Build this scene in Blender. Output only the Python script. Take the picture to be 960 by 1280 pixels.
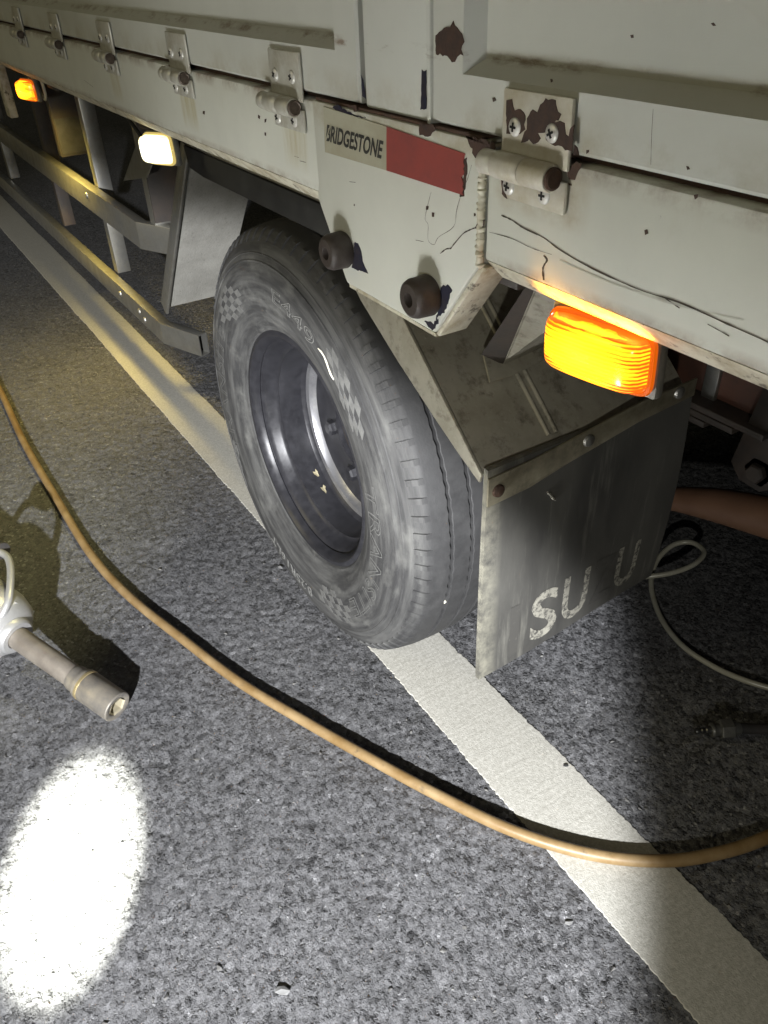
import bpy, bmesh, math, random
import numpy as np
from mathutils import Vector, Matrix
random.seed(7); rng = np.random.default_rng(7)
for o in list(bpy.data.objects): bpy.data.objects.remove(o, do_unlink=True)
S = bpy.context.scene; C = S.collection

# ------------------------------------------------------------------ camera
CAM = np.array([1.23589, -0.52952, 1.21162])
RM = np.array([[0.53371, 0.844921, -0.035534], [-0.474993, 0.334273, 0.814029], [-0.699669, 0.417577, -0.579736]])                    # rows: right, up, forward
F = 1001.53                                 # focal length in photo pixels (960 x 1280)
cd = bpy.data.cameras.new('camera'); co = bpy.data.objects.new('camera', cd); C.objects.link(co)
cd.sensor_fit = 'VERTICAL'; cd.sensor_height = 36; cd.sensor_width = 27; cd.lens = F/1280*36
cd.clip_start = 0.02; cd.clip_end = 500
co.matrix_world = Matrix(((RM[0][0], RM[1][0], -RM[2][0], CAM[0]), (RM[0][1], RM[1][1], -RM[2][1], CAM[1]),
                          (RM[0][2], RM[1][2], -RM[2][2], CAM[2]), (0, 0, 0, 1)))
S.camera = co

# ------------------------------------------------------------------ world, sun, torches, exposure
w = bpy.data.worlds.new('World'); S.world = w; w.use_nodes = True
nt = w.node_tree; nt.nodes.clear()
out = nt.nodes.new('ShaderNodeOutputWorld'); bg = nt.nodes.new('ShaderNodeBackground'); sky = nt.nodes.new('ShaderNodeTexSky')
sky.sky_type = 'NISHITA'; sky.sun_disc = False
SUN_EL, SUN_AZ = math.radians(26), math.radians(205)
sky.sun_elevation = SUN_EL; sky.sun_rotation = SUN_AZ
bg.inputs['Strength'].default_value = 0.0035
nt.links.new(sky.outputs[0], bg.inputs[0]); nt.links.new(bg.outputs[0], out.inputs[0])
sd = bpy.data.lights.new('sun', 'SUN'); sd.energy = 0.36; sd.angle = math.radians(25); sd.color = (1, .86, .45)
so = bpy.data.objects.new('sun', sd); C.objects.link(so)
sdir = Vector((math.sin(SUN_AZ)*math.cos(SUN_EL), math.cos(SUN_AZ)*math.cos(SUN_EL), math.sin(SUN_EL)))
so.rotation_euler = sdir.to_track_quat('Z', 'Y').to_euler()
def spot(name, loc, target, energy, half, blend, radius, col=(1, 1, 1)):
    l = bpy.data.lights.new(name, 'SPOT'); l.energy = energy; l.spot_size = math.radians(2*half); l.spot_blend = blend
    l.shadow_soft_size = radius; l.color = col
    o = bpy.data.objects.new(name, l); C.objects.link(o); o.location = loc
    o.rotation_euler = (Vector(target)-Vector(loc)).to_track_quat('-Z', 'Y').to_euler(); return o
TORCH = (2.19, -1.44, 1.20)
spot('torch_spill', TORCH, (.30, -.62, 0), 820, 23.6, .22, .02, (.97, .98, 1))         # hand torch: wide spill
spot('torch_corona', TORCH, (.30, -.62, 0), 70, 38, .8, .02, (1, .97, .86))             # faint outer corona
spot('torch_core', TORCH, (.335, -.612, 0), 13000, 3.0, .85, .012, (1, 1, .86))         # and its hot core
spot('low_torch', (.70, -1.08, .10), (.52, -.07, 1.06), 44, 37, .8, .13, (.97, .97, .95))   # second torch held low, aimed up at the side
S.view_settings.view_transform = 'Standard'; S.view_settings.look = 'None'
S.view_settings.exposure = 0; S.view_settings.gamma = 1
S.render.resolution_x = 768; S.render.resolution_y = 1024

# ------------------------------------------------------------------ helpers
def px(u, v, **k):
    """photo pixel -> point where its ray meets the plane x=, y= or z= (the surface the thing lies on)"""
    d = np.array([(u-480)/F, -(v-640)/F, 1.0]) @ RM
    (a, val), = k.items(); i = 'xyz'.index(a)
    return CAM + d*(val-CAM[i])/d[i]
def link(name, me, parent=None, mats=()):
    o = bpy.data.objects.new(name, me); C.objects.link(o)
    if parent is not None: o.parent = parent
    for m in mats: me.materials.append(m)
    return o
class MB:
    def __init__(s): s.v = []; s.f = []; s.m = []
    def add(s, vs, fs, m=0):
        b = len(s.v); s.v += [tuple(map(float, p)) for p in vs]; s.f += [tuple(b+i for i in f) for f in fs]; s.m += [m]*len(fs); return s
    def box(s, x0, x1, y0, y1, z0, z1, bev=0, m=0, seg=2):
        bm = bmesh.new(); bmesh.ops.create_cube(bm, size=1)
        for p in bm.verts: p.co = Vector(((x0+x1)/2+p.co.x*(x1-x0), (y0+y1)/2+p.co.y*(y1-y0), (z0+z1)/2+p.co.z*(z1-z0)))
        if bev: bmesh.ops.bevel(bm, geom=bm.edges[:], offset=bev, segments=seg, affect='EDGES', profile=.5)
        return s.bm(bm, m)
    def bm(s, bm, m=0):
        bm.verts.index_update(); s.add([p.co for p in bm.verts], [[p.index for p in f.verts] for f in bm.faces], m); bm.free(); return s
    def prism(s, poly, fn, a, b, bev=0, m=0):
        """poly: 2d outline, fn(p, q, t) -> xyz, extruded t = a..b"""
        bm = bmesh.new()
        A = [bm.verts.new(fn(p, q, a)) for p, q in poly]; B = [bm.verts.new(fn(p, q, b)) for p, q in poly]
        n = len(poly); bm.faces.new(A); bm.faces.new(B[::-1])
        for i in range(n): bm.faces.new((A[i], B[i], B[(i+1) % n], A[(i+1) % n]))
        bmesh.ops.recalc_face_normals(bm, faces=bm.faces[:])
        if bev:
            bmesh.ops.bevel(bm, geom=[e for e in bm.edges], offset=bev, segments=2, affect='EDGES', profile=.5)
        return s.bm(bm, m)
    def lathe(s, prof, frame, n=32, m=0, cap0=False, cap1=False, a0=0, a1=2*math.pi, jit=None):
        """prof: (radius, along); frame = (origin, axis, u, v)"""
        O, A, U, V = [np.array(q, float) for q in frame]; full = abs(a1-a0-2*math.pi) < 1e-6
        k = n if full else n+1; vs = []
        for r, t in prof:
            for i in range(k):
                a = a0+(a1-a0)*i/n; vs.append(O+A*t+(U*math.cos(a)+V*math.sin(a))*r)
        fs = []
        for j in range(len(prof)-1):
            for i in range(n):
                i2 = (i+1) % k; fs.append((j*k+i, j*k+i2, (j+1)*k+i2, (j+1)*k+i))
        if cap0: fs.append(tuple(range(k))[::-1])
        if cap1: fs.append(tuple((len(prof)-1)*k+i for i in range(k)))
        return s.add(vs, fs, m)
    def tube(s, path, r, n=10, m=0, caps=True):
        P = [np.array(p, float) for p in path]; N = len(P); rr = r if hasattr(r, '__len__') else [r]*N
        T = [P[min(i+1, N-1)]-P[max(i-1, 0)] for i in range(N)]; T = [t/np.linalg.norm(t) for t in T]
        u = np.cross(T[0], [0, 0, 1]); u = u if np.linalg.norm(u) > 1e-3 else np.cross(T[0], [0, 1, 0]); vs = []
        for i in range(N):
            u = u-T[i]*(u@T[i]); u /= np.linalg.norm(u); v = np.cross(T[i], u)
            for k in range(n):
                a = 2*math.pi*k/n; vs.append(P[i]+(u*math.cos(a)+v*math.sin(a))*rr[i])
        fs = [(i*n+k, i*n+(k+1) % n, (i+1)*n+(k+1) % n, (i+1)*n+k) for i in range(N-1) for k in range(n)]
        if caps: fs += [tuple(range(n))[::-1], tuple((N-1)*n+k for k in range(n))]
        return s.add(vs, fs, m)
    def build(s, name, mats, parent=None, smooth=40):
        me = bpy.data.meshes.new(name); me.from_pydata(s.v, [], s.f)
        bm = bmesh.new(); bm.from_mesh(me); bmesh.ops.recalc_face_normals(bm, faces=bm.faces[:]); bm.to_mesh(me); bm.free()
        mats = mats if isinstance(mats, (list, tuple)) else [mats]
        o = link(name, me, parent, mats)
        me.polygons.foreach_set('material_index', s.m)
        if smooth:
            me.polygons.foreach_set('use_smooth', [True]*len(me.polygons)); me.set_sharp_from_angle(angle=math.radians(smooth))
        me.update(); return o
def tag(o, label=None, cat=None, group=None, kind=None):
    for k, q in (('label', label), ('category', cat), ('group', group), ('kind', kind)):
        if q: o[k] = q
    return o
def empty(name, loc=(0, 0, 0)):
    o = bpy.data.objects.new(name, None); C.objects.link(o); o.location = loc; return o
def frame(o, axis):
    a = Vector(axis).normalized(); u = a.orthogonal().normalized(); v = a.cross(u); return (o, a, u, v)
def smoothpath(pts, n=8):
    P = [np.array(p, float) for p in pts]; P = [2*P[0]-P[1]]+P+[2*P[-1]-P[-2]]; r = []
    for i in range(1, len(P)-2):
        for k in range(n):
            t = k/n; a, b, c, d = P[i-1:i+3]
            r.append(.5*((2*b)+(-a+c)*t+(2*a-5*b+4*c-d)*t*t+(-a+3*b-3*c+d)*t**3))
    r.append(P[-2]); return r
def text_mesh(s, size=1, extrude=.0, outline=0, shear=0, offset=0, spacing=1.0):
    cu = bpy.data.curves.new('t', 'FONT'); cu.body = s; cu.size = size; cu.extrude = extrude; cu.shear = shear; cu.offset = offset
    cu.space_character = spacing; cu.resolution_u = 4
    if outline: cu.fill_mode = 'NONE'; cu.bevel_depth = outline; cu.bevel_resolution = 0
    o = bpy.data.objects.new('t', cu); C.objects.link(o)
    me = bpy.data.meshes.new_from_object(o.evaluated_get(bpy.context.evaluated_depsgraph_get()))
    v = [tuple(p.co) for p in me.vertices]; f = [tuple(p.vertices) for p in me.polygons]
    bpy.data.objects.remove(o); bpy.data.curves.remove(cu); bpy.data.meshes.remove(me); return v, f

# ------------------------------------------------------------------ materials
def material(name, col, col2=None, scale=8, rough=.5, rough2=None, metal=0, bump=0, bscale=120, detail=6, lo=.35, hi=.65, spec=.5, stretch=None):
    m = bpy.data.materials.new(name); m.use_nodes = True; t = m.node_tree; N, L = t.nodes, t.links
    b = N['Principled BSDF']; b.inputs['Metallic'].default_value = metal; b.inputs['Roughness'].default_value = rough
    b.inputs['Specular IOR Level'].default_value = spec; b.inputs['Base Color'].default_value = (*col, 1)
    tc = N.new('ShaderNodeTexCoord'); src = tc.outputs['Object']
    if stretch:
        mp = N.new('ShaderNodeMapping'); mp.inputs['Scale'].default_value = stretch; L.new(src, mp.inputs[0]); src = mp.outputs[0]
    m['n'] = 0
    if col2 is not None:
        n = N.new('ShaderNodeTexNoise'); n.inputs['Scale'].default_value = scale; n.inputs['Detail'].default_value = detail
        n.inputs['Roughness'].default_value = .65; L.new(src, n.inputs['Vector'])
        mr = N.new('ShaderNodeMapRange'); mr.inputs['From Min'].default_value = lo; mr.inputs['From Max'].default_value = hi
        L.new(n.outputs['Fac'], mr.inputs['Value'])
        mx = N.new('ShaderNodeMix'); mx.data_type = 'RGBA'; mx.inputs['A'].default_value = (*col, 1); mx.inputs['B'].default_value = (*col2, 1)
        L.new(mr.outputs[0], mx.inputs['Factor']); L.new(mx.outputs['Result'], b.inputs['Base Color'])
        if rough2 is not None:
            mr2 = N.new('ShaderNodeMapRange'); mr2.inputs['To Min'].default_value = rough; mr2.inputs['To Max'].default_value = rough2
            L.new(mr.outputs[0], mr2.inputs['Value']); L.new(mr2.outputs[0], b.inputs['Roughness'])
    if bump:
        n2 = N.new('ShaderNodeTexNoise'); n2.inputs['Scale'].default_value = bscale; n2.inputs['Detail'].default_value = 4
        L.new(src, n2.inputs['Vector']); bp = N.new('ShaderNodeBump'); bp.inputs['Strength'].default_value = bump; bp.inputs['Distance'].default_value = .002
        L.new(n2.outputs['Fac'], bp.inputs['Height']); L.new(bp.outputs[0], b.inputs['Normal'])
    return m
def layer(m, col, mask_fn, rough=None):
    """mix a further colour over the base colour, mask built by mask_fn(nodes, links, coord socket) -> socket"""
    t = m.node_tree; N, L = t.nodes, t.links; b = N['Principled BSDF']; s = b.inputs['Base Color']
    mx = N.new('ShaderNodeMix'); mx.data_type = 'RGBA'; mx.inputs['B'].default_value = (*col, 1)
    if s.is_linked: L.new(s.links[0].from_socket, mx.inputs['A'])
    else: mx.inputs['A'].default_value = s.default_value
    tc = N.new('ShaderNodeTexCoord'); L.new(mask_fn(N, L, tc.outputs['Object']), mx.inputs['Factor']); L.new(mx.outputs['Result'], s); return m
def nmask(scale, lo, hi, stretch=None, detail=6, amp=1):
    def f(N, L, c):
        if stretch:
            mp = N.new('ShaderNodeMapping'); mp.inputs['Scale'].default_value = stretch; L.new(c, mp.inputs[0]); c = mp.outputs[0]
        n = N.new('ShaderNodeTexNoise'); n.inputs['Scale'].default_value = scale; n.inputs['Detail'].default_value = detail; n.inputs['Roughness'].default_value = .7
        L.new(c, n.inputs['Vector']); r = N.new('ShaderNodeMapRange'); r.inputs['From Min'].default_value = lo; r.inputs['From Max'].default_value = hi
        r.inputs['To Max'].default_value = amp; L.new(n.outputs['Fac'], r.inputs['Value']); return r.outputs[0]
    return f
def band(axis, a, b, c, d, inner):
    """inner mask times a trapezoid a..b..c..d along one object axis"""
    def f(N, L, co):
        sp = N.new('ShaderNodeSeparateXYZ'); L.new(co, sp.inputs[0]); s = sp.outputs['XYZ'.index(axis)]
        def mr(x, p, q):
            r = N.new('ShaderNodeMapRange'); r.inputs['From Min'].default_value = p; r.inputs['From Max'].default_value = q; L.new(x, r.inputs['Value']); return r.outputs[0]
        def mul(x, y):
            q = N.new('ShaderNodeMath'); q.operation = 'MULTIPLY'; L.new(x, q.inputs[0]); L.new(y, q.inputs[1]); return q.outputs[0]
        return mul(mul(mr(s, a, b), mr(s, d, c)), inner(N, L, co))
    return f

paint = material('white_paint', (.57, .58, .52), (.50, .51, .46), 3.5, .42, .55, bump=.03, bscale=60)
layer(paint, (.30, .24, .13), nmask(9, .60, .80, (1, 1, .6), amp=.16))
layer(paint, (.13, .065, .03), band('Z', 1.055, 1.068, 1.080, 1.092, nmask(16, .42, .62, amp=.8)))
layer(paint, (.16, .09, .04), band('Z', .955, .962, .970, .982, nmask(22, .40, .60, amp=.75)))
layer(paint, (.20, .20, .19), nmask(70, .70, .76, amp=.8))
lip_paint = material('scraped_lip_paint', (.56, .54, .44), (.30, .25, .16), 34, .5, bump=.3, bscale=70, lo=.42, hi=.7)
layer(lip_paint, (.06, .045, .03), nmask(48, .58, .66, amp=.9))
for x0_, x1_ in ((.262, .330), (-.09, -.022), (-.455, -.39)):
    layer(paint, (.36, .31, .16), band('Z', .985, 1.008, 1.032, 1.038, band('X', x0_, x0_+.008, x1_-.008, x1_, nmask(60, .32, .66, (1, 1, .12), amp=.75))))
layer(paint, (.30, .22, .11), band('Z', 1.018, 1.032, 1.062, 1.07, band('X', .672, .684, .768, .79, nmask(30, .36, .66, amp=.65))))
plate_paint = material('plate_paint', (.58, .59, .53), (.52, .53, .48), 3.5, .42, .55, bump=.03, bscale=60)
layer(plate_paint, (.20, .17, .12), nmask(75, .69, .76, amp=.7)); layer(plate_paint, (.36, .31, .2), band('Z', 1.04, 1.06, 1.075, 1.08, nmask(18, .45, .65, amp=.7)))
gate_paint = material('gate_paint', (.53, .54, .49), (.46, .47, .43), 2.5, .4, .55, bump=.04, bscale=25)
layer(gate_paint, (.16, .10, .06), band('Z', 1.126, 1.129, 1.132, 1.138, nmask(22, .50, .66, (1, 1, 3), amp=.8)))
layer(gate_paint, (.30, .26, .17), band('Z', 1.07, 1.078, 1.085, 1.11, nmask(12, .45, .7, amp=.7)))
layer(gate_paint, (.12, .08, .05), nmask(60, .72, .78, amp=.9))
rust = material('rust', (.075, .038, .022), (.045, .028, .02), 60, .85, bump=.5, bscale=400)
chipm = material('bare_primer', (.035, .022, .018), (.06, .032, .022), 90, .7, bump=.3, bscale=300)
chipb = material('blue_black_undercoat', (.012, .014, .035), (.03, .025, .03), 90, .5)
crackm = material('crack', (.085, .07, .055), (.04, .033, .028), 60, .8)
stainm = material('rust_stain', (.36, .28, .12), (.5, .46, .34), 30, .6)
steel = material('galvanised_steel', (.42, .42, .40), (.26, .25, .22), 14, .36, .55, metal=.85, bump=.06, bscale=150)
stain_steel = material('stainless_sheet', (.46, .44, .37), (.30, .28, .22), 9, .36, .6, metal=.35, bump=.08, bscale=90)
layer(stain_steel, (.10, .085, .06), nmask(38, .52, .70, amp=.75)); layer(stain_steel, (.55, .52, .42), nmask(150, .60, .72, amp=.6))
strip_m = material('scuffed_strip', (.36, .33, .24), (.20, .18, .13), 24, .38, .6, metal=.5, bump=.1, bscale=90)
layer(strip_m, (.07, .06, .045), nmask(30, .54, .7, amp=.7))
hinge_steel = material('hinge_paint', (.56, .56, .51), (.40, .38, .31), 40, .35, .5, metal=.25, bump=.05)
screwm = material('zinc_screw', (.72, .72, .70), (.45, .43, .38), 60, .32, .5, metal=.35)
darkm = material('dark_recess', (.01, .01, .01), rough=.8)
dark_steel = material('grimy_chassis_steel', (.035, .032, .03), (.06, .045, .035), 12, .6, bump=.2, bscale=80)
red_steel = material('red_oxide_beam', (.16, .07, .045), (.09, .05, .04), 10, .65, bump=.15)
black_paint = material('black_fender_lip', (.022, .022, .022), (.04, .04, .038), 18, .65, .8, spec=.2)
dusty = material('dusty_guard', (.29, .285, .26), (.22, .215, .195), 16, .85, bump=.45, bscale=220, detail=12)
layer(dusty, (.12, .115, .105), nmask(120, .56, .72, amp=.6))
rubber = material('tyre_rubber', (.030, .030, .031), (.042, .042, .043), 40, .6, .75, bump=.16, bscale=320, lo=.3, hi=.7)
def polar(ks, lo, hi, amp):
    """streaks that run round the wheel: noise over (radius, angle) of the wheel"""
    def f(N, L, c):
        sp = N.new('ShaderNodeSeparateXYZ'); L.new(c, sp.inputs[0])
        def mth(op, a, b=None):
            q = N.new('ShaderNodeMath'); q.operation = op
            for i, x in enumerate((a, b)):
                if x is None: continue
                if isinstance(x, (int, float)): q.inputs[i].default_value = x
                else: L.new(x, q.inputs[i])
            return q.outputs[0]
        r = mth('SQRT', mth('ADD', mth('MULTIPLY', sp.outputs[0], sp.outputs[0]), mth('MULTIPLY', sp.outputs[2], sp.outputs[2])))
        cx = N.new('ShaderNodeCombineXYZ'); L.new(mth('MULTIPLY', r, ks[0]), cx.inputs[0]); L.new(mth('MULTIPLY', mth('DIVIDE', sp.outputs[0], r), ks[1]), cx.inputs[1]); L.new(mth('MULTIPLY', mth('DIVIDE', sp.outputs[2], r), ks[1]), cx.inputs[2])
        n = N.new('ShaderNodeTexNoise'); n.inputs['Scale'].default_value = 1; n.inputs['Detail'].default_value = 9; n.inputs['Roughness'].default_value = .62; L.new(cx.outputs[0], n.inputs['Vector'])
        q = N.new('ShaderNodeMapRange'); q.inputs['From Min'].default_value = lo; q.inputs['From Max'].default_value = hi; q.inputs['To Max'].default_value = amp; L.new(n.outputs['Fac'], q.inputs['Value']); return q.outputs[0]
    return f
layer(rubber, (.15, .15, .145), band('Y', -.02, -.01, .026, .044, polar((70, 2.2), .42, .70, .62)))
layer(rubber, (.23, .23, .215), band('Y', -.02, -.01, .030, .040, polar((22, 3.5), .54, .78, .55)))
layer(rubber, (.085, .085, .085), polar((240, 9), .50, .75, .35))
rubber_l = material('dusty_raised_rubber', (.14, .14, .135), (.10, .10, .097), 60, .7)
rubber_w = material('scuffed_raised_letter', (.24, .24, .23), (.14, .14, .135), 120, .7)
rubber_d = material('dark_rubber', (.03, .03, .03), (.05, .045, .045), 30, .6, bump=.15, bscale=300)
bumper_r = material('bumper_rubber', (.035, .026, .022), (.055, .045, .04), 40, .55, bump=.2, bscale=500)
flapm = material('mudflap_rubber', (.045, .044, .042), (.085, .083, .075), 7, .55, .75, bump=.15, bscale=120, stretch=(1, 1, .35))
layer(flapm, (.20, .195, .17), nmask(30, .56, .74, (1, 1.4, .14), amp=.6))
layer(flapm, (.26, .25, .2), band('Y', .024, .026, .036, .06, nmask(40, .3, .6, amp=.8)))
rimm = material('rim_dark_paint', (.024, .024, .028), (.036, .036, .042), 50, .3, .42, metal=.2, bump=.05)
rim_bright = material('rim_bare_edge', (.5, .5, .52), (.3, .3, .32), 30, .25, .4, metal=.8)

# --- mudflap letter paint: worn away by noise
def worn(name, lo, hi):
    m = material(name, (.33, .32, .27), (.22, .21, .18), 40, .8)
    return layer(m, (.06, .058, .053), nmask(140, lo, hi, amp=1))
letter_on = worn('worn_white_letter', .46, .60); letter_off = worn('almost_gone_letter', .22, .36)

# ------------------------------------------------------------------ asphalt, painted line
def asphalt():
    m = bpy.data.materials.new('asphalt'); m.use_nodes = True; t = m.node_tree; N, L = t.nodes, t.links; b = N['Principled BSDF']
    b.inputs['Roughness'].default_value = .78; b.inputs['Specular IOR Level'].default_value = .35
    tc = N.new('ShaderNodeTexCoord')
    def vor(sc):
        v = N.new('ShaderNodeTexVoronoi'); v.inputs['Scale'].default_value = sc; L.new(tc.outputs['Object'], v.inputs['Vector'])
        q = N.new('ShaderNodeSeparateColor'); L.new(v.outputs['Color'], q.inputs[0]); return v, q
    def noi(sc, det):
        n = N.new('ShaderNodeTexNoise'); n.inputs['Scale'].default_value = sc; n.inputs['Detail'].default_value = det; n.inputs['Roughness'].default_value = .65; L.new(tc.outputs['Object'], n.inputs['Vector']); return n
    v, sx = vor(230); v2, sx2 = vor(85); n = noi(2.2, 8); nf = noi(330, 5); nm = noi(60, 4)
    def ramp(s, pts):
        r = N.new('ShaderNodeValToRGB'); e = r.color_ramp.elements
        e[0].position, e[0].color = pts[0][0], (*[pts[0][1]]*3, 1); e[1].position, e[1].color = pts[-1][0], (*[pts[-1][1]]*3, 1)
        for p, c in pts[1:-1]: q = e.new(p); q.color = (c, c, c, 1)
        L.new(s, r.inputs[0]); return r.outputs[0]
    def mul(a, c, op='MULTIPLY'):
        x = N.new('ShaderNodeMix'); x.data_type = 'RGBA'; x.blend_type = op; x.inputs['Factor'].default_value = 1
        L.new(a, x.inputs['A']); L.new(c, x.inputs['B']); return x.outputs['Result']
    def vm(op, a, c):
        q = N.new('ShaderNodeVectorMath'); q.operation = op
        for i, x in enumerate((a, c)):
            if isinstance(x, tuple): q.inputs[i].default_value = x
            else: L.new(x, q.inputs[i])
        return q
    warp = noi(260, 2); wq = vm('MULTIPLY', vm('SUBTRACT', warp.outputs['Color'], (.5, .5, .5)).outputs[0], (.008, .008, .0)).outputs[0]
    wp = vm('ADD', tc.outputs['Object'], wq).outputs[0]; flat = vm('MULTIPLY', wp, (1, 1, .15)).outputs[0]
    def facets(sc):
        v_ = N.new('ShaderNodeTexVoronoi'); v_.inputs['Scale'].default_value = sc; L.new(flat, v_.inputs['Vector'])
        dl = vm('SUBTRACT', flat, v_.outputs['Position']).outputs[0]; rd = vm('SUBTRACT', v_.outputs['Color'], (.5, .5, .5)).outputs[0]
        return vm('DOT_PRODUCT', dl, rd).outputs['Value'], v_
    f1, fv = facets(190); f2, fv2 = facets(84)
    for q in (fv,): L.new(q.outputs['Color'], sx.inputs[0])
    L.new(fv2.outputs['Color'], sx2.inputs[0])
    stones = ramp(sx.outputs[0], [(0, .092), (.25, .125), (.8, .145), (.93, .18), (1, .33)])
    big = ramp(sx2.outputs[1], [(0, .55), (.06, .92), (.94, 1.03), (1, 1.3)])
    patch = ramp(n.outputs['Fac'], [(.3, .85), (.7, 1.15)])
    fine = ramp(nf.outputs['Fac'], [(.25, .4), (.42, .92), (.6, 1.06), (.78, 1.8)])
    mid = ramp(nm.outputs['Fac'], [(.3, .86), (.7, 1.12)])
    col = mul(mul(mul(mul(stones, big), patch), fine), mid)
    hue = N.new('ShaderNodeMix'); hue.data_type = 'RGBA'; hue.blend_type = 'MULTIPLY'; hue.inputs['Factor'].default_value = 1
    hue.inputs['B'].default_value = (.985, .99, 1.04, 1); L.new(col, hue.inputs['A']); L.new(hue.outputs['Result'], b.inputs['Base Color'])
    def bump_(hgt, dist, st, prev=None):
        q = N.new('ShaderNodeBump'); q.inputs['Strength'].default_value = st; q.inputs['Distance'].default_value = dist; L.new(hgt, q.inputs['Height'])
        if prev: L.new(prev, q.inputs['Normal'])
        return q.outputs[0]
    L.new(bump_(nf.outputs['Fac'], .0012, .6, bump_(f1, 1.3, .85, bump_(f2, .6, .75))), b.inputs['Normal']); return m
def blur(a, k):
    ker = np.exp(-.5*(np.arange(-3*k, 3*k+1)/k)**2) if k >= 1 else np.array([.25, .5, .25]); ker /= ker.sum()
    a = np.apply_along_axis(lambda r: np.convolve(r, ker, 'same'), 0, a); return np.apply_along_axis(lambda r: np.convolve(r, ker, 'same'), 1, a)
GX0, GX1, GY0, GY1, GS = -2.2, 1.35, -1.1, 1.25, .005
nx = int((GX1-GX0)/GS)+1; ny = int((GY1-GY0)/GS)+1
def unit(a): return (a-a.mean())/a.std()
h = .00045*unit(blur(rng.normal(size=(nx, ny)), .5))+.00055*unit(blur(rng.normal(size=(nx, ny)), 1))+.0006*unit(blur(rng.normal(size=(nx, ny)), 6))
pit = unit(blur(rng.normal(size=(nx, ny)), 1)); mot = unit(blur(rng.normal(size=(nx, ny)), 25))
h -= .0022*np.clip(pit-2.1+.35*mot, 0, 1.2); h += .0018*np.clip(-pit-2.2, 0, .8)
h = np.clip(h-.0004, -.005, .0013)
h[0, :] = h[-1, :] = 0; h[:, 0] = h[:, -1] = 0
X, Y = np.meshgrid(GX0+GS*np.arange(nx), GY0+GS*np.arange(ny), indexing='ij')
XJ, YJ = X+rng.normal(size=X.shape)*.0009, Y+rng.normal(size=X.shape)*.0009
XJ[0], XJ[-1] = X[0], X[-1]; YJ[:, 0], YJ[:, -1] = Y[:, 0], Y[:, -1]; XJ[:, 0], XJ[:, -1] = X[:, 0], X[:, -1]; YJ[0], YJ[-1] = Y[0], Y[-1]
vs = np.stack([XJ, YJ, h], -1).reshape(-1, 3); I = np.arange(nx*ny).reshape(nx, ny)
fq = np.stack([I[:-1, :-1], I[1:, :-1], I[1:, 1:], I[:-1, 1:]], -1).reshape(-1, 4)
B = 80.; far = np.array([[-B, -B, 0], [B, -B, 0], [B, B, 0], [-B, B, 0]]); k = len(vs); vs = np.vstack([vs, far])
a, b_, c, d = I[0, 0], I[-1, 0], I[-1, -1], I[0, -1]
fq = np.vstack([fq, [[k, k+1, b_, a], [k+1, k+2, c, b_], [k+2, k+3, d, c], [k+3, k, a, d]]])
me = bpy.data.meshes.new('ground'); me.vertices.add(len(vs)); me.vertices.foreach_set('co', vs.ravel())
me.loops.add(fq.size); me.loops.foreach_set('vertex_index', fq.ravel().astype(np.int32))
me.polygons.add(len(fq)); me.polygons.foreach_set('loop_start', np.arange(0, fq.size, 4, dtype=np.int32)); me.update(calc_edges=True); me.validate()
asph = asphalt(); ground = link('ground', me, None, [asph]); tag(ground, 'worn grey asphalt road surface under the truck', 'ground', kind='structure')

line_m = material('road_line_paint', (.53, .52, .475), (.37, .36, .32), 210, .8, bump=.45, bscale=420)
layer(line_m, (.24, .22, .18), nmask(3.2, .58, .78, amp=.55)); layer(line_m, (.10, .09, .075), nmask(26, .70, .76, amp=.8))
b = MB(); xs = np.concatenate([np.linspace(-6.5, -1.2, 500)[:-1], np.linspace(-1.2, 1.3, 1000), np.linspace(1.3, 2.5, 60)[1:]]); n = len(xs); LY0, LY1 = .0538, .2004
def jag(): return np.convolve(rng.normal(size=n+1), np.ones(2)/2, 'valid')*.0011+np.convolve(rng.normal(size=n+30), np.ones(31)/31, 'valid')*.0035
e0, e1 = jag(), jag()
rows = []
for i in range(n):
    y0, y1 = LY0+e0[i], LY1+e1[i]
    rows.append([(xs[i], y0-.0004, .0), (xs[i], y0+.0006, .0022)]+[(xs[i], y0+(y1-y0)*q, .0029+rng.normal()*.00016) for q in (.1, .3, .5, .7, .9)]+[(xs[i], y1-.0006, .0022), (xs[i], y1+.0004, .0)])
K = len(rows[0]); b.add([p for r in rows for p in r], [(i*K+j, (i+1)*K+j, (i+1)*K+j+1, i*K+j+1) for i in range(n-1) for j in range(K-1)])
lm = b.build('road_marking', line_m, smooth=60); tag(lm, 'long white painted road line running under the wheel', 'road marking', kind='structure')

# loose grit, uncountable
b = MB()
for i in range(1300):
    x, y = rng.uniform(-1.2, 1.25), rng.uniform(-1.0, .8); s = rng.choice([.0018, .0026, .0034, .0046], p=[.45, .35, .17, .03])*rng.uniform(.7, 1.2)
    if LY0-.01 < y < LY1+.01: continue
    q = np.array([(1, 0, 0), (0, 1, 0), (-1, 0, 0), (0, -1, 0), (.2, .1, 1), (0, 0, -.6)])+rng.normal(size=(6, 3))*.32
    a = rng.uniform(0, 6.3); q = q*np.array([1.35, .8, .5])*s; q[:, :2] = q[:, :2]@np.array([[math.cos(a), math.sin(a)], [-math.sin(a), math.cos(a)]])
    b.add(q+[x, y, s*.35], [(0, 1, 4), (1, 2, 4), (2, 3, 4), (3, 0, 4), (1, 0, 5), (2, 1, 5), (3, 2, 5), (0, 3, 5)])
gritm = material('stone_grit', (.07, .07, .072), (.22, .215, .205), 30, .8)
tag(b.build('loose_grit', gritm, smooth=0), 'loose grey grit scattered over the asphalt', 'grit', kind='stuff')

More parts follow.
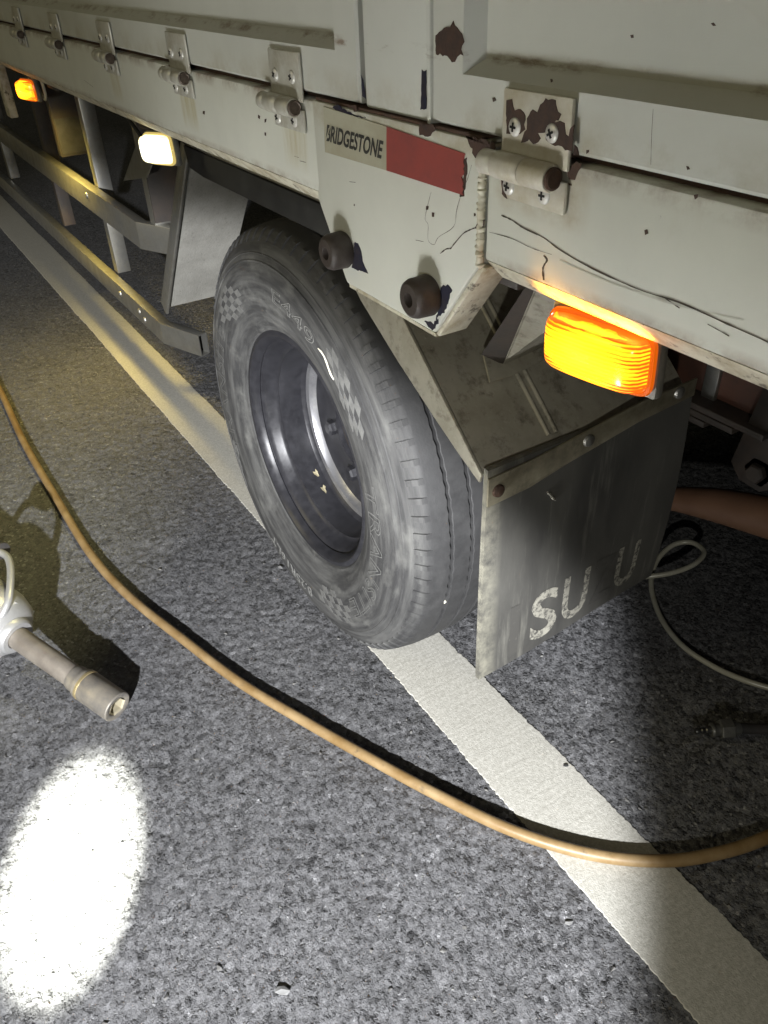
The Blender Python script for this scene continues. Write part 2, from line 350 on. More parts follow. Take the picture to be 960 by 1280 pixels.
# ------------------------------------------------------------------ truck
truck = tag(empty('truck'), 'white drop-side truck with rusty hinges, muddy tyre and lit amber side lamps', 'truck')
YP = -.07
XF, XR = -4.6, 1.75
def fr(p, q, t): return (p, t, q)      # outline in x,z extruded along y
# --- side gates with a pressed, recessed field
def gate(x0, x1, z0, z1, rx0, rx1, rz0, rz1, sl=.014, depth=.02):
    b = MB(); y0, y1 = YP, YP+depth; yb = YP+.035
    nX = max(2, int((x1-x0)/.06))
    O = [(x0, z0), (x1, z0), (x1, z1), (x0, z1)]; R1 = [(rx0, rz0), (rx1, rz0), (rx1, rz1), (rx0, rz1)]
    R2 = [(rx0+sl, rz0+sl), (rx1-sl, rz0+sl), (rx1-sl, rz1-sl), (rx0+sl, rz1-sl)]
    bv = .003
    O1 = [(x0+bv, z0+bv), (x1-bv, z0+bv), (x1-bv, z1-bv), (x0+bv, z1-bv)]
    L = [[(x, yb, z) for x, z in O], [(x, y0+bv, z) for x, z in O], [(x, y0, z) for x, z in O1], [(x, y0, z) for x, z in R1], [(x, y1, z) for x, z in R2]]
    vs = [p for l in L for p in l]; fs = []
    for j in range(4):
        for i in range(4): fs.append((j*4+i, j*4+(i+1) % 4, (j+1)*4+(i+1) % 4, (j+1)*4+i))
    fs += [(0, 3, 2, 1), (16, 17, 18, 19)]
    return b.add(vs, fs)
gl = gate(XF, .453, 1.0775, 1.50, -1.95, .408, 1.1225, 1.455, sl=.012, depth=.016).build('side_gate', gate_paint, truck, smooth=20)
gr = gate(.5805, XR, 1.0765, 1.50, .626, 1.70, 1.1185, 1.455, sl=.011, depth=.016).build('side_gate', gate_paint, truck, smooth=20)
post = MB().box(.4605, .5725, YP+.002, YP+.06, 1.0745, 1.53, .004).build('gate_post', gate_paint, truck)
MB().box(.5735, .5795, YP-.001, YP+.02, 1.0735, 1.53, .002).build('post_trim', gate_paint, post)
MB().box(.4545, .4595, YP+.02, YP+.05, 1.072, 1.53).build('gap_backing', darkm, post)
# --- bottom rails under the gates
def rail(x0, x1):
    o = MB().box(x0, x1, YP, YP+.045, .9715, 1.0695, .003).build('body_rail', paint, truck)
    MB().prism([(YP+.0015, .9713), (YP+.021, .9515), (YP+.043, .9515), (YP+.043, .9713)], lambda p, q, t: (t, p, q), x0+.001, x1-.001, .001).build('rail_lip', lip_paint, o)
    MB().box(x0, x1, YP+.016, YP+.05, 1.0697, 1.0765).build('seam_backing', rust, o); return o
rl = rail(XF, .3515); rr = rail(.664, XR)
# --- post plate with cut corners carrying the bumpers
pl = [(.3535, 1.0715), (.3535, .985), (.349, .966), (.407, .879), (.589, .8765), (.660, .966), (.660, 1.0715)]
plate = MB().prism(pl, fr, YP-.0035, YP+.034, .003).build('post_plate', plate_paint, truck)
MB().prism([(.5905, .8765), (.597, .8745), (.668, .965), (.661, .967)], fr, YP-.0025, YP+.034, .002).build('folded_edge', lip_paint, plate)
MB().prism([(.411, .8795), (.412, .875), (.592, .8725), (.5905, .8762)], fr, YP-.002, YP+.034).build('folded_edge', lip_paint, plate)
MB().box(.36, .655, YP-.001, YP+.03, 1.0717, 1.0745).build('seam_backing', rust, plate)
b = MB(); zz = np.linspace(.966, 1.062, 60)
b.tube([(.6615+rng.normal()*.0004, YP-.0036+rng.normal()*.0003, z) for z in zz], [.0036+.0007*math.sin(i*1.9)+rng.normal()*.0003 for i in range(60)], 10)
b.build('weld_bead', material('weld_paint', (.62, .61, .52), (.5, .46, .34), 60, .35, bump=.1), plate)

# --- retro-reflective sticker with lettering
st_m = material('sticker_cream', (.36, .35, .27), (.30, .28, .20), 20, .55); st_r = material('sticker_red', (.27, .055, .045), (.20, .05, .045), 25, .55)
layer(st_r, (.45, .36, .32), nmask(50, .70, .80, (.4, 1, 1.6), amp=.5))
ya = YP-.0036
stTL, stTM, stTR = px(405, 133, y=ya), px(484, 158, y=ya), px(582, 192, y=ya); stBL, stBM, stBR = px(407, 190, y=ya), px(484, 213, y=ya), px(580, 244, y=ya)
def quadplate(name, P, m, parent, t=.0009, sub=14, ragged=0):
    """thin plate over four corners TL, TR, BR, BL in the panel plane; right edge may be ragged"""
    TL, TR, BR, BL = [np.array(p) for p in P]; b = MB(); top = []
    right = [TR+(BR-TR)*i/sub+np.array([ -abs(rng.normal())*ragged if 0 < i < sub else 0, 0, 0]) for i in range(sub+1)]
    ring = [TL]+right+[BL]; n = len(ring)
    b.add([p-[0, t, 0] for p in ring]+ring, [tuple(range(n))]+[(i, (i+1) % n, n+(i+1) % n, n+i) for i in range(n)]); return b.build(name, m, parent, smooth=0)
stk = quadplate('reflective_sticker', (stTL, stTM, stBM, stBL), st_m, plate)
quadplate('red_band', (stTM, stTR, stBR, stBM), st_r, plate, ragged=.0022)
v, f = text_mesh('BRIDGESTONE', 1, .0, shear=.05, offset=.028, spacing=1.0)
v = np.array(v); v[:, :2] -= v[:, :2].min(0); W, H = v[:, 0].max(), v[:, 1].max()
tl, tr, bl = px(410, 155, y=ya), px(481, 176, y=ya), px(408.5, 176, y=ya); ex = (tr-tl); ez = tl-bl
ink = material('black_ink', (.016, .016, .016), (.05, .05, .045), 120, .6)
lv = [bl+ex*(p[0]/W)+ez*(p[1]/H)+[0, -.0014, 0] for p in v]
MB().add(lv, f).build('lettering', ink, plate, smooth=0)
MB().add([bl+ex*a_+ez*c_+[0, -.0018, 0] for a_, c_ in ((-.006, -.02), (.012, -.02), (.082, 1.02), (.064, 1.02))], [(0, 1, 2, 3)]).build('letter_slash', st_m, plate, smooth=0)

# --- rubber bumpers
bump_mb = MB().lathe([(.0195, 0), (.0212, .003), (.0205, .020), (.0185, .025), (.0155, .0272), (.0075, .0272), (.0065, .0255), (.006, .012), (.0, .012)], ((0, 0, 0), (0, -1, 0), (1, 0, 0), (0, 0, 1)), 40)
bo = bump_mb.build('rubber_bumper', bumper_r, plate, 35); bo.location = (.4105, YP-.0035, .9205)
bo2 = bo.copy(); C.objects.link(bo2); bo2.location = (.583, YP-.0035, .9165)

# --- hinges
hb = MB()
hb.box(-.0395, .0395, -.0052, -.0008, .005, .0555, .0022)            # upper leaf
hb.box(-.0385, .0395, -.0052, -.0008, -.0270, -.002, .0022)          # lower leaf
def make_hinge(m, pinm):
    o = hb.build('hinge', m, truck)
    k = MB(); ax = ((0, -.0108, .0), (1, 0, 0), (0, 1, 0), (0, 0, 1))
    for x0, x1, r in ((-.054, -.037, .0098), (-.0362, -.002, .0108), (-.0012, .030, .0106)):
        k.lathe([(.0, x0), (r-.001, x0), (r, x0+.0012), (r, x1-.0012), (r-.001, x1), (0, x1)], ax, 24)
    k.build('barrel', m, o)
    MB().lathe([(.0085, .029), (.0085, .0325), (.0070, .0335), (.006, .0325), (.0, .0325)], ax, 20).build('pin_end', pinm, o)
    sm = MB(); prof = [(.0072*math.cos(t), .0028*math.sin(t)) for t in np.linspace(0, 1.25, 6)]
    sm.lathe([(.0074, -.0004)]+prof+[(.0, .0028)], ((0, 0, 0), (0, -1, 0), (1, 0, 0), (0, 0, 1)), 20)
    for (w_, h_) in ((.0034, .0009), (.0009, .0034)): sm.box(-w_, w_, -.00305, -.001, -h_, h_, 0, 1)
    first = None
    for x, z in ((-.0225, .029), (.0205, .030), (-.0265, -.0165), (.0165, -.0155)):
        s_ = sm.build('screw', [screwm, darkm], o, 30) if first is None else first.copy()
        if first is None: first = s_
        else: C.objects.link(s_); s_.parent = o
        s_.location = (x, -.0052, z); s_.rotation_euler = (0, random.uniform(0, 3), 0)
    return o
worn_hinge = material('worn_hinge_paint', (.55, .54, .48), (.42, .38, .28), 30, .4, .6, metal=.1, bump=.08)
h0 = make_hinge(hinge_steel, material('dull_pin', (.16, .13, .10), (.07, .05, .04), 80, .5, metal=.4)); h0.location = (.293, YP, 1.0605)
def copy_tree(o, parent):
    c = o.copy(); C.objects.link(c); c.parent = parent
    for ch in o.children: copy_tree(ch, c)
    return c
for x in (-.057, -.4195, -.782, -1.148, -1.512): hh = copy_tree(h0, truck); hh.location = (x, YP, 1.0605)
hR = make_hinge(worn_hinge, rust); hR.location = (.7255, YP, 1.0595)
hh = copy_tree(hR, truck); hh.location = (1.36, YP, 1.0595)

# --- chipped paint, cracks and stains on the panels (outlines read off the panel plane)
def decal(name, pts, m, parent, y, t=.0004, jitter=.0006):
    P = [px(u, v_, y=y) for u, v_ in pts]; Q = []
    for i, p in enumerate(P):
        q = P[(i+1) % len(P)]; nseg = max(1, int(np.linalg.norm(q-p)/.003))
        for k in range(nseg): Q.append(p+(q-p)*k/nseg+np.array([rng.normal(), 0, rng.normal()])*jitter)
    n = len(Q); return MB().add([p-[0, t, 0] for p in Q]+Q, [tuple(range(n))]+[(i, (i+1) % n, n+(i+1) % n, n+i) for i in range(n)]).build(name, m, parent, smooth=0)
def z2(l): return [(300+x/2.667, y/2.667) for x, y in l]
def z4(l): return [(380+x/2.667, 120+y/2.667) for x, y in l]
def z8(l): return [(600+x/6, 100+y/6) for x, y in l]
yg, yr_, yp_, yh = YP-.0001, YP-.0001, YP-.0036, YP-.0053
decal('paint_chip', z2([(650, 120), (680, 95), (700, 90), (712, 70), (725, 95), (742, 110), (748, 140), (740, 165), (745, 185), (725, 190), (715, 208), (700, 200), (690, 185), (655, 185)]), chipm, gr, yg)
decal('paint_chip', z2([(795, 120), (802, 118), (820, 150), (815, 165), (795, 165), (790, 150)]), chipm, gr, YP+.0155)
decal('paint_chip', z2([(608, 235), (622, 235), (622, 365), (602, 365)]), chipb, post, YP+.0018, jitter=.0004)
decal('paint_chip', z2([(404, 250), (412, 268), (420, 330), (408, 320)]), chipb, post, YP+.0018, jitter=.0003)
decal('paint_chip', z2([(628, 45), (637, 45), (637, 60), (630, 62)]), chipm, post, YP+.0018, jitter=.0003)
decal('paint_chip', z8([(205, 140), (240, 140), (255, 190), (260, 230), (310, 220), (345, 260), (345, 300), (335, 380), (300, 405), (240, 405), (205, 390), (197, 280)]), chipm, hR, yh).matrix_parent_inverse = Matrix.Translation((-.7255, -YP, -1.0595))
for l in ([(355, 290), (385, 235), (400, 225), (430, 230), (450, 180), (480, 165), (490, 140), (575, 148), (570, 180), (585, 230), (610, 250), (590, 290), (570, 310), (530, 330), (520, 370), (490, 400), (475, 400), (440, 400), (450, 450), (440, 475), (400, 485), (375, 450), (340, 475), (310, 465), (330, 420), (340, 385), (360, 370)],
          [(600, 310), (635, 330), (650, 400), (665, 410), (690, 350), (710, 345), (702, 450), (690, 530), (660, 530), (620, 500), (540, 480), (500, 440), (490, 405), (520, 360), (540, 320)]):
    decal('paint_chip', z8(l), chipm, hR, yh).matrix_parent_inverse = Matrix.Translation((-.7255, -YP, -1.0595))
decal('paint_chip', z8([(165, 680), (200, 690), (210, 720), (200, 890), (185, 890), (165, 850)]), chipm, hR, yh).matrix_parent_inverse = Matrix.Translation((-.7255, -YP, -1.0595))
decal('paint_chip', z8([(705, 490), (735, 495), (752, 555), (705, 560)]), chipm, gr, yg)
decal('paint_chip', z8([(665, 640), (720, 610), (775, 620), (740, 680), (715, 745), (665, 750)]), rust, rr, yr_, jitter=.0011)
decal('paint_chip', z8([(655, 770), (690, 780), (680, 800), (660, 795)]), rust, rr, yr_)
decal('paint_chip', z4([(385, 95), (430, 95), (440, 110), (420, 135), (385, 130)]), chipm, plate, yp_)
decal('paint_chip', z4([(540, 132), (640, 160), (632, 205), (612, 185), (598, 180), (570, 205), (556, 165)]), chipm, plate, yp_, jitter=.0012)
decal('paint_chip', z4([(95, 35), (112, 30), (130, 40), (160, 58), (205, 72), (205, 76), (150, 64), (110, 52)]), chipb, plate, yp_)
decal('paint_chip', z4([(160, 28), (175, 32), (178, 52), (168, 54)]), chipm, plate, yp_)
decal('paint_chip', z4([(170, 485), (180, 490), (192, 520), (196, 550), (212, 590), (190, 585), (160, 572)]), chipb, plate, yp_)
decal('paint_chip', z4([(455, 640), (478, 630), (495, 645), (480, 690), (465, 725), (450, 735), (440, 750), (455, 680)]), chipb, plate, yp_, jitter=.001)
decal('paint_chip', z4([(400, 748), (430, 755), (450, 748), (440, 770), (430, 780), (415, 765)]), chipb, plate, yp_, jitter=.001)
decal('paint_chip', z4([(570, 440), (585, 412), (602, 415), (600, 440), (590, 455)]), chipm, plate, yp_)
decal('paint_chip', z4([(530, 225), (542, 200), (545, 260), (535, 335), (520, 340), (520, 320), (532, 300)]), chipm, plate, yp_)
for (u, v_, s_) in ((412, 372, 6), (431, 396, 7), (570, 395, 5), (582, 393, 5), (168, 362, 3)): decal('paint_chip', z4([(u-s_*.6, v_-s_), (u+s_*.6, v_-s_*.8), (u+s_*.5, v_+s_), (u-s_*.5, v_+s_*.9)]), chipm, plate, yp_, jitter=.0004)
for (u, v_) in ((790, 46), (892, 30), (808, 290), (735, 190), (870, 245), (860, 210), (690, 100), (618, 124)): decal('paint_chip', [(u-2, v_-2), (u+1.5, v_-3), (u+2, v_+2), (u-1, v_+3)], chipm, gr if v_ < 200 else rr, yg, jitter=.0004)
for (u, v_) in ((332, 168), (332, 151), (338, 133), (324, 146), (255, 141)): decal('paint_chip', [(u-1, v_-2), (u+1, v_-2), (u+1, v_+2), (u-1, v_+1.5)], chipm, rl, yg, jitter=.0004)
def crack(pts, parent, y, wd=.0009, m=crackm):
    P = smoothpath([px(u, v_, y=y) for u, v_ in pts], 5); b = MB(); n = len(P); wv = [wd*.62*(.5+rng.random()*.9) for _ in P]
    vs = []
    for i, p in enumerate(P):
        t = P[min(i+1, n-1)]-P[max(i-1, 0)]; nn = np.array([-t[2], 0, t[0]]); nn /= np.linalg.norm(nn); vs += [p+nn*wv[i]-[0, .0004, 0], p-nn*wv[i]-[0, .0004, 0]]
    return b.add(vs, [(2*i, 2*i+1, 2*i+3, 2*i+2) for i in range(n-1)]).build('paint_crack', m, parent, smooth=0)
crack(z4([(425, 320), (412, 370), (405, 410), (415, 430), (415, 480), (435, 495), (450, 470), (500, 435), (510, 380), (525, 330), (545, 280), (560, 230)]), plate, yp_, .0004)
crack(z4([(455, 525), (475, 510), (490, 508), (500, 495), (530, 460), (550, 448), (570, 440)]), plate, yp_, .0009)
crack([(627, 269), (640, 275), (655, 285), (680, 297), (700, 312), (740, 335), (800, 362), (850, 378), (910, 405), (962, 428)], rr, yr_, .0009)
crack([(612, 290), (640, 298), (665, 310), (690, 318)], rr, yr_, .0004)
crack([(680, 319), (684, 325), (679, 335), (680, 350)], rr, yr_, .0018)
crack([(817, 136), (815, 170), (814, 206)], gr, yg, .0003)
crack([(885, 405), (912, 420)], rr, yr_, .0006); crack([(828, 370), (850, 385)], rr, yr_, .0006); crack([(700, 325), (760, 352), (850, 382), (930, 400)], rr, yr_, .0011, material('faint_smear', (.47, .47, .415), rough=.6))
for u, v_, du, dv in ((105, 100, 12, 9), (368, 195, 6, 2), (375, 201, 8, 2), (437, 227, 8, 1), (520, 300, 10, 2)):
    crack([(u, v_), (u+du, v_+dv)], rl if u < 390 else plate, yg if u < 390 else yp_, .0004)

# ------------------------------------------------------------------ wheels
ZC = .405
rubber_shade = 24
rp = [(.244, .040), (.2425, .030), (.236, .0255), (.230, .0255), (.2255, .029), (.2195, .0375), (.2175, .043), (.2195, .046), (.2165, .049), (.2105, .055), (.2055, .070), (.2005, .076), (.1965, .0775), (.1955, .100), (.1945, .128)]
dp = [(.1945, .128), (.1905, .1345), (.1875, .1365)]; dq = [(.1875, .1365), (.180, .1395), (.1765, .146), (.170, .1525)]; dr = [(.170, .1525), (.158, .157), (.125, .158), (.092, .152), (.082, .150), (.080, .19)]
AX = ((0, 0, 0), (0, 1, 0), (1, 0, 0), (0, 0, 1))
def tyre_profile():
    half = [(.236, .0385), (.2375, .030), (.2425, .0245), (.2520, .0205), (.2535, .0195), (.2560, .0185), (.262, .0145), (.275, .0085), (.290, .0040), (.308, .0010), (.325, .0000), (.342, .0012), (.356, .0040), (.3665, .0072),
            (.3678, .0062), (.3698, .0066), (.3705, .0090), (.380, .0130), (.3815, .0125), (.3830, .0143), (.392, .0185), (.401, .0240), (.4085, .0300), (.4130, .0340), (.4165, .0375), (.4195, .0420), (.4215, .0470)]
    tread = []
    for g in (.0780, .1175, .1570):
        tread += [(None, g-.0042), ('w', g-.0030), ('b', g-.0018), ('b', g+.0018), ('w', g+.0030), (None, g+.0042)]
    def crown(y): return .4275-.9*(y-.1175)**2*1.0
    out = list(half)
    for k, y in tread:
        r = crown(y); out.append((r if k is None else r-.001 if k == 'w' else r-.011, y))
    return out+[(r, .235-y) for r, y in reversed(half)]
def make_tyre(parent):
    b = MB(); n = 240; prof = tyre_profile(); vs = []
    for r, y in prof:
        zig = .0009 if (r > .412 and .07 < y < .165) else 0
        for i in range(n):
            a = 2*math.pi*i/n; rr_ = r
            yy = y+zig*(1 if (i % 2) else -1)+ (rng.normal()*.00035 if zig else 0)
            x, z = rr_*math.cos(a), rr_*math.sin(a)
            if z < -ZC+.0015:                                   # flat where it stands on the road
                over = -ZC+.0015-z; z = -ZC+.0015+rng.normal()*.0; yy += (-.35 if y < .1175 else .35)*over*(1 if abs(y-.1175) > .07 else .1)
            vs.append((x, yy, z))
    fs = [(j*n+i, j*n+(i+1) % n, (j+1)*n+(i+1) % n, (j+1)*n+i) for j in range(len(prof)-1) for i in range(n)]
    return b.add(vs, fs).build('tyre', rubber, parent, rubber_shade)
def side_y(r):
    pr = [p for p in tyre_profile() if p[1] < .05]; pr.sort(); return float(np.interp(r, [p[0] for p in pr], [p[1] for p in pr]))
def on_side(r, a, lift=0): return (r*math.cos(a), side_y(r)-lift, r*math.sin(a))
def side_text(s, r0, a_start, a_end, hgt, parent, m, outline=0):
    v, f = text_mesh(s, 1, .0 if outline else .02, outline=outline, spacing=1.05); v = np.array(v); v[:, :2] -= v[:, :2].min(0); W, H = v[:, 0].max(), v[:, 1].max()
    A0, A1 = math.radians(a_start), math.radians(a_end); vs = []
    for p in v: vs.append(on_side(r0+hgt*(p[1]/H-.5), A0+(A1-A0)*p[0]/W, .0013+p[2]*(.02)))
    return MB().add(vs, f).build('raised_lettering', m, parent, smooth=0)
def checker(a_start, a_end, r0, r1, nr, parent, slant=8):
    n = max(3, int(abs(a_end-a_start)/3.4)); b = MB()
    for i in range(n):
        for j in range(nr):
            if (i+j) % 2 or (j in (0, nr-1) and i in (0, n-1)): continue
            A = [math.radians(a_start+(a_end-a_start)*(i+di)/n+slant*(j+dj-nr/2)/nr) for di, dj in ((0, 0), (1, 0), (1, 1), (0, 1))]; Rr = [r0+(r1-r0)*(j+dj)/nr for dj in (0, 0, 1, 1)]
            top = [on_side(r, a, .0009) for r, a in zip(Rr, A)]; base = [on_side(r, a, -.001) for r, a in zip(Rr, A)]
            b.add(top+base, [(0, 1, 2, 3), (0, 4, 5, 1), (1, 5, 6, 2), (2, 6, 7, 3), (3, 7, 4, 0)])
    return b.build('checker_patch', rubber_l, parent, smooth=0)
def lugs(parent):
    b = MB(); n = 84
    for i in range(n):
        a = 2*math.pi*(i+.5)/n; da = .0050/.41; pr = [(.4010, .0235), (.4095, .0305), (.4165, .0372), (.4205, .0440)]
        f_ = lambda r, a_, y: (r*math.cos(a_), y, max(r*math.sin(a_), -ZC+.001))
        vs = [f_(r+(.0022 if 0 < j_ < 3 else .0002)*.7, a+s_*da, y-(.0030 if j_ < 3 else .0002)*.8) for j_, (r, y) in enumerate(pr) for s_ in (-1, 1)]+[f_(r-.004, a+s_*da*1.15, y+.004) for r, y in pr for s_ in (-1, 1)]
        m_ = len(pr); fs = []
        for j_ in range(m_-1): fs += [(2*j_, 2*j_+1, 2*j_+3, 2*j_+2), (2*j_, 2*j_+2, 2*m_+2*j_+2, 2*m_+2*j_), (2*j_+1, 2*m_+2*j_+1, 2*m_+2*j_+3, 2*j_+3)]
        fs += [(0, 2*m_, 2*m_+1, 1), (2*m_-2, 2*m_-1, 4*m_-1, 4*m_-2)]
        b.add(vs, fs)
    return b.build('shoulder_lugs', rubber, parent, smooth=0)
def make_wheel():
    b = MB(); b.lathe(rp, AX, 96); b.lathe(dp, AX, 96); b.lathe(dq, AX, 96, m=1); b.lathe(dr, AX, 96)
    w_ = b.build('wheel', [rimm, rim_bright], truck, 35)
    make_tyre(w_)
    hb_ = MB().lathe([(0, .150), (.045, .150), (.055, .152), (.074, .158), (.078, .165), (.078, .2)], AX, 40)
    hb_.build('hub', dark_steel, w_)
    for i in range(6):
        a = i*math.pi/3+.3; MB().lathe([(0, .138), (.012, .138), (.016, .142), (.017, .158)], ((.108*math.cos(a), 0, .108*math.sin(a)), (0, 1, 0), (1, 0, 0), (0, 0, 1)), 6).build('wheel_nut', rimm, w_, 20)
    return w_
wh = make_wheel(); wh.location = (0, 0, ZC)
lugs(wh)
side_text('8.25R16LT', .328, -84, -118, .024, wh, rubber_w)
side_text('E449', .326, 88, 62, .026, wh, rubber_w, outline=.014)
side_text('TRANSITE', .318, 18, -48, .040, wh, rubber_l, outline=.016)
side_text('TRANSITE', .322, 205, 146, .040, wh, rubber_l, outline=.016)
checker(-78, -51, .284, .350, 5, wh); checker(55, 31, .318, .362, 4, wh); checker(143, 116, .286, .352, 5, wh); checker(-143, -162, .318, .362, 4, wh)
crayon = material('crayon_mark', (.75, .72, .6), rough=.8)
P = [on_side(.331+.004*math.sin(i*.9), math.radians(59.5-i*1.7), .0012) for i in range(7)]; MB().tube(P, [.0008, .0016, .0012, .0015, .0013, .0017, .001], 6).build('crayon_mark', crayon, wh)
MB().lathe([(0, -.003), (.004, -.001), (.0035, .002), (0, .003)], frame((.4215*math.cos(-.28), .0785, .4215*math.sin(-.28)), (math.cos(-.28), 0, math.sin(-.28))), 6).build('trapped_stone', crayon, wh, 20)
v, f = None, None
inner = bpy.data.objects.new('wheel', wh.data); C.objects.link(inner); inner.parent = truck; inner.location = (0, .535, ZC); inner.rotation_euler = (0, 0, math.pi)
ty = [c_ for c_ in wh.children if c_.name.startswith('tyre')][0]; t2 = ty.copy(); C.objects.link(t2); t2.parent = inner
for yy, rz in ((1.58, 0), (2.115, math.pi)):
    o = bpy.data.objects.new('wheel', wh.data); C.objects.link(o); o.parent = truck; o.location = (0, yy, ZC); o.rotation_euler = (0, 0, rz); q = ty.copy(); C.objects.link(q); q.parent = o

# ------------------------------------------------------------------ mudguard, flap, brackets
YF = .03
SA, SB = np.array((.27, YF, .895)), np.array((.556, YF, .645))
def pslope(u, v_, lift=0):
    d = np.array([(u-480)/F, -(v_-640)/F, 1.0]) @ RM; n = np.array([SB[2]-SA[2], 0, -(SB[0]-SA[0])]); n /= np.linalg.norm(n); n = n if n[2] > 0 else -n
    A = SA+n*lift; return CAM+d*((A-CAM)@n)/(d@n)
def sheet(path, y0, y1, t, name, m, parent):
    P = [np.array(p, float) for p in path]; q = []
    for i, p in enumerate(P):
        T = P[min(i+1, len(P)-1)]-P[max(i-1, 0)]; n = np.array([-T[1], T[0]]); q.append(p-n/np.linalg.norm(n)*t)
    return MB().prism([tuple(p) for p in P]+[tuple(p) for p in q[::-1]], fr, y0, y1).build(name, m, parent, 25)
guard = sheet([(-.39, .906), (-.3, .9085), (.2, .9085), (.245, .905), (.27, .895), (.36, .8165), (.46, .729), (.556, .645)], YF, .415, .0025, 'mudguard', stain_steel, truck)
fg = sheet([(-.752, .468), (-.70, .530), (-.60, .650), (-.50, .772), (-.40, .893), (-.39, .905)], YF+.004, .195, .003, 'front_splash_plate', dusty, truck)
MB().prism([(-.768, .478), (-.742, .452), (-.735, .462), (-.388, .880), (-.374, .868), (-.385, .909), (-.405, .909)], fr, YF-.004, YF+.004, .0012).build('plate_edge', steel, fg)
MB().prism([(-.384, .9065), (.235, .9065), (.262, .897), (.20, .868), (.17, .862), (-.30, .862), (-.368, .868)], fr, YF-.007, YF-.001, .0015).build('guard_skirt', black_paint, guard)
MB().prism([(.262, .898), (.36, .8175), (.46, .7300), (.5565, .6460), (.553, .632), (.505, .655), (.45, .684), (.36, .735), (.268, .793), (.20, .855)], fr, YF-.006, YF-.001, .0015).build('guard_skirt', stain_steel, guard)
dirn = (SB-SA)/np.linalg.norm(SB-SA)
for y in (.150, .164):
    a0, a1 = SA+dirn*.06, SA+dirn*.362; a0[1] = a1[1] = y
    MB().tube([a0+(a1-a0)*t for t in np.linspace(0, 1, 8)], [.0035]*8, 10).build('pressed_rib', stain_steel, guard)
# clamp strip and flap
fyz = lambda p, q, t: (t, p, q)
strip = MB().prism([(.027, .600), (.10, .6045), (.165, .618), (.30, .640), (.412, .648), (.412, .676), (.30, .672), (.165, .655), (.10, .648), (.027, .644)], fyz, .5655, .5690, .001).build('clamp_strip', strip_m, truck)
for y, z in ((.043, .622), (.20, .644), (.375, .664)):
    MB().lathe([(0, .006), (.004, .006), (.0085, .004), (.0095, 0)], ((.569, y, z), (1, 0, 0), (0, 1, 0), (0, 0, 1)), 14).build('bolt', rust if y < .1 else steel, strip)
b = MB(); ys = np.linspace(.029, .412, 24); zs = np.linspace(0, 1, 26); g = []
for sgn in (0, 1):
    for y in ys:
        for t in zs:
            q = (y-.029)/.383; zb = .277+.016*q+.0018*math.sin(y*90)*0; z = zb+(.655-zb)*t
            x = .556+.0085*sgn+.006*math.sin(y*9+1)*(1-t)**2+.004*math.sin(t*3.1)*q
            g.append((x, y+(.006*math.sin(t*3.1) if y > .40 else 0)-.004*(1-t)*(y < .04), z))
n1, n2 = len(ys), len(zs); N0 = n1*n2
idx = lambda s_, i, j: s_*N0+i*n2+j
fs = []
for i in range(n1-1):
    for j in range(n2-1):
        fs += [(idx(0, i, j), idx(0, i, j+1), idx(0, i+1, j+1), idx(0, i+1, j)), (idx(1, i, j), idx(1, i+1, j), idx(1, i+1, j+1), idx(1, i, j+1))]
for i in range(n1-1): fs += [(idx(0, i, 0), idx(0, i+1, 0), idx(1, i+1, 0), idx(1, i, 0)), (idx(0, i, n2-1), idx(1, i, n2-1), idx(1, i+1, n2-1), idx(0, i+1, n2-1))]
for j in range(n2-1): fs += [(idx(0, 0, j), idx(1, 0, j), idx(1, 0, j+1), idx(0, 0, j+1)), (idx(0, n1-1, j), idx(0, n1-1, j+1), idx(1, n1-1, j+1), idx(1, n1-1, j))]
flap = b.add(g, fs).build('mudflap', flapm, truck)
def flap_x(y, z):
    q = (y-.029)/.383; zb = .277+.016*q; t = (z-zb)/(.655-zb); return .5645+.006*math.sin(y*9+1)*(1-t)**2+.004*math.sin(t*3.1)*q
for ch, y0, y1, m in (('I', .082, .100, letter_off), ('S', .124, .180, letter_on), ('U', .190, .246, letter_on), ('Z', .254, .304, letter_off), ('U', .308, .358, letter_on)):
    v, f = text_mesh(ch, 1, 0, offset=.02); v = np.array(v); v[:, :2] -= v[:, :2].min(0); W, H = v[:, 0].max(), v[:, 1].max(); z0, z1 = .298+.02*(y0-.12)/.24, .396+.01*(y0-.12)/.24
    bm = bmesh.new(); V = [bm.verts.new((0, y0+(y1-y0)*p[0]/W, z0+(z1-z0)*p[1]/H)) for p in v]
    for q in f: bm.faces.new([V[i] for i in q])
    for p in bm.verts: p.co.x = flap_x(p.co.y, p.co.z)+.0009
    MB().bm(bm).build('letter', m, flap, smooth=0)
b = MB()
for (u, v_) in ((686, 617), (690, 622)):
    p = px(u, v_, x=.566); b.tube([p+[.001, -.004, .005], p+[.002, 0, 0], p+[.001, .006, -.006]], [.001, .0025, .001], 6)
b.build('tear', letter_on, flap)
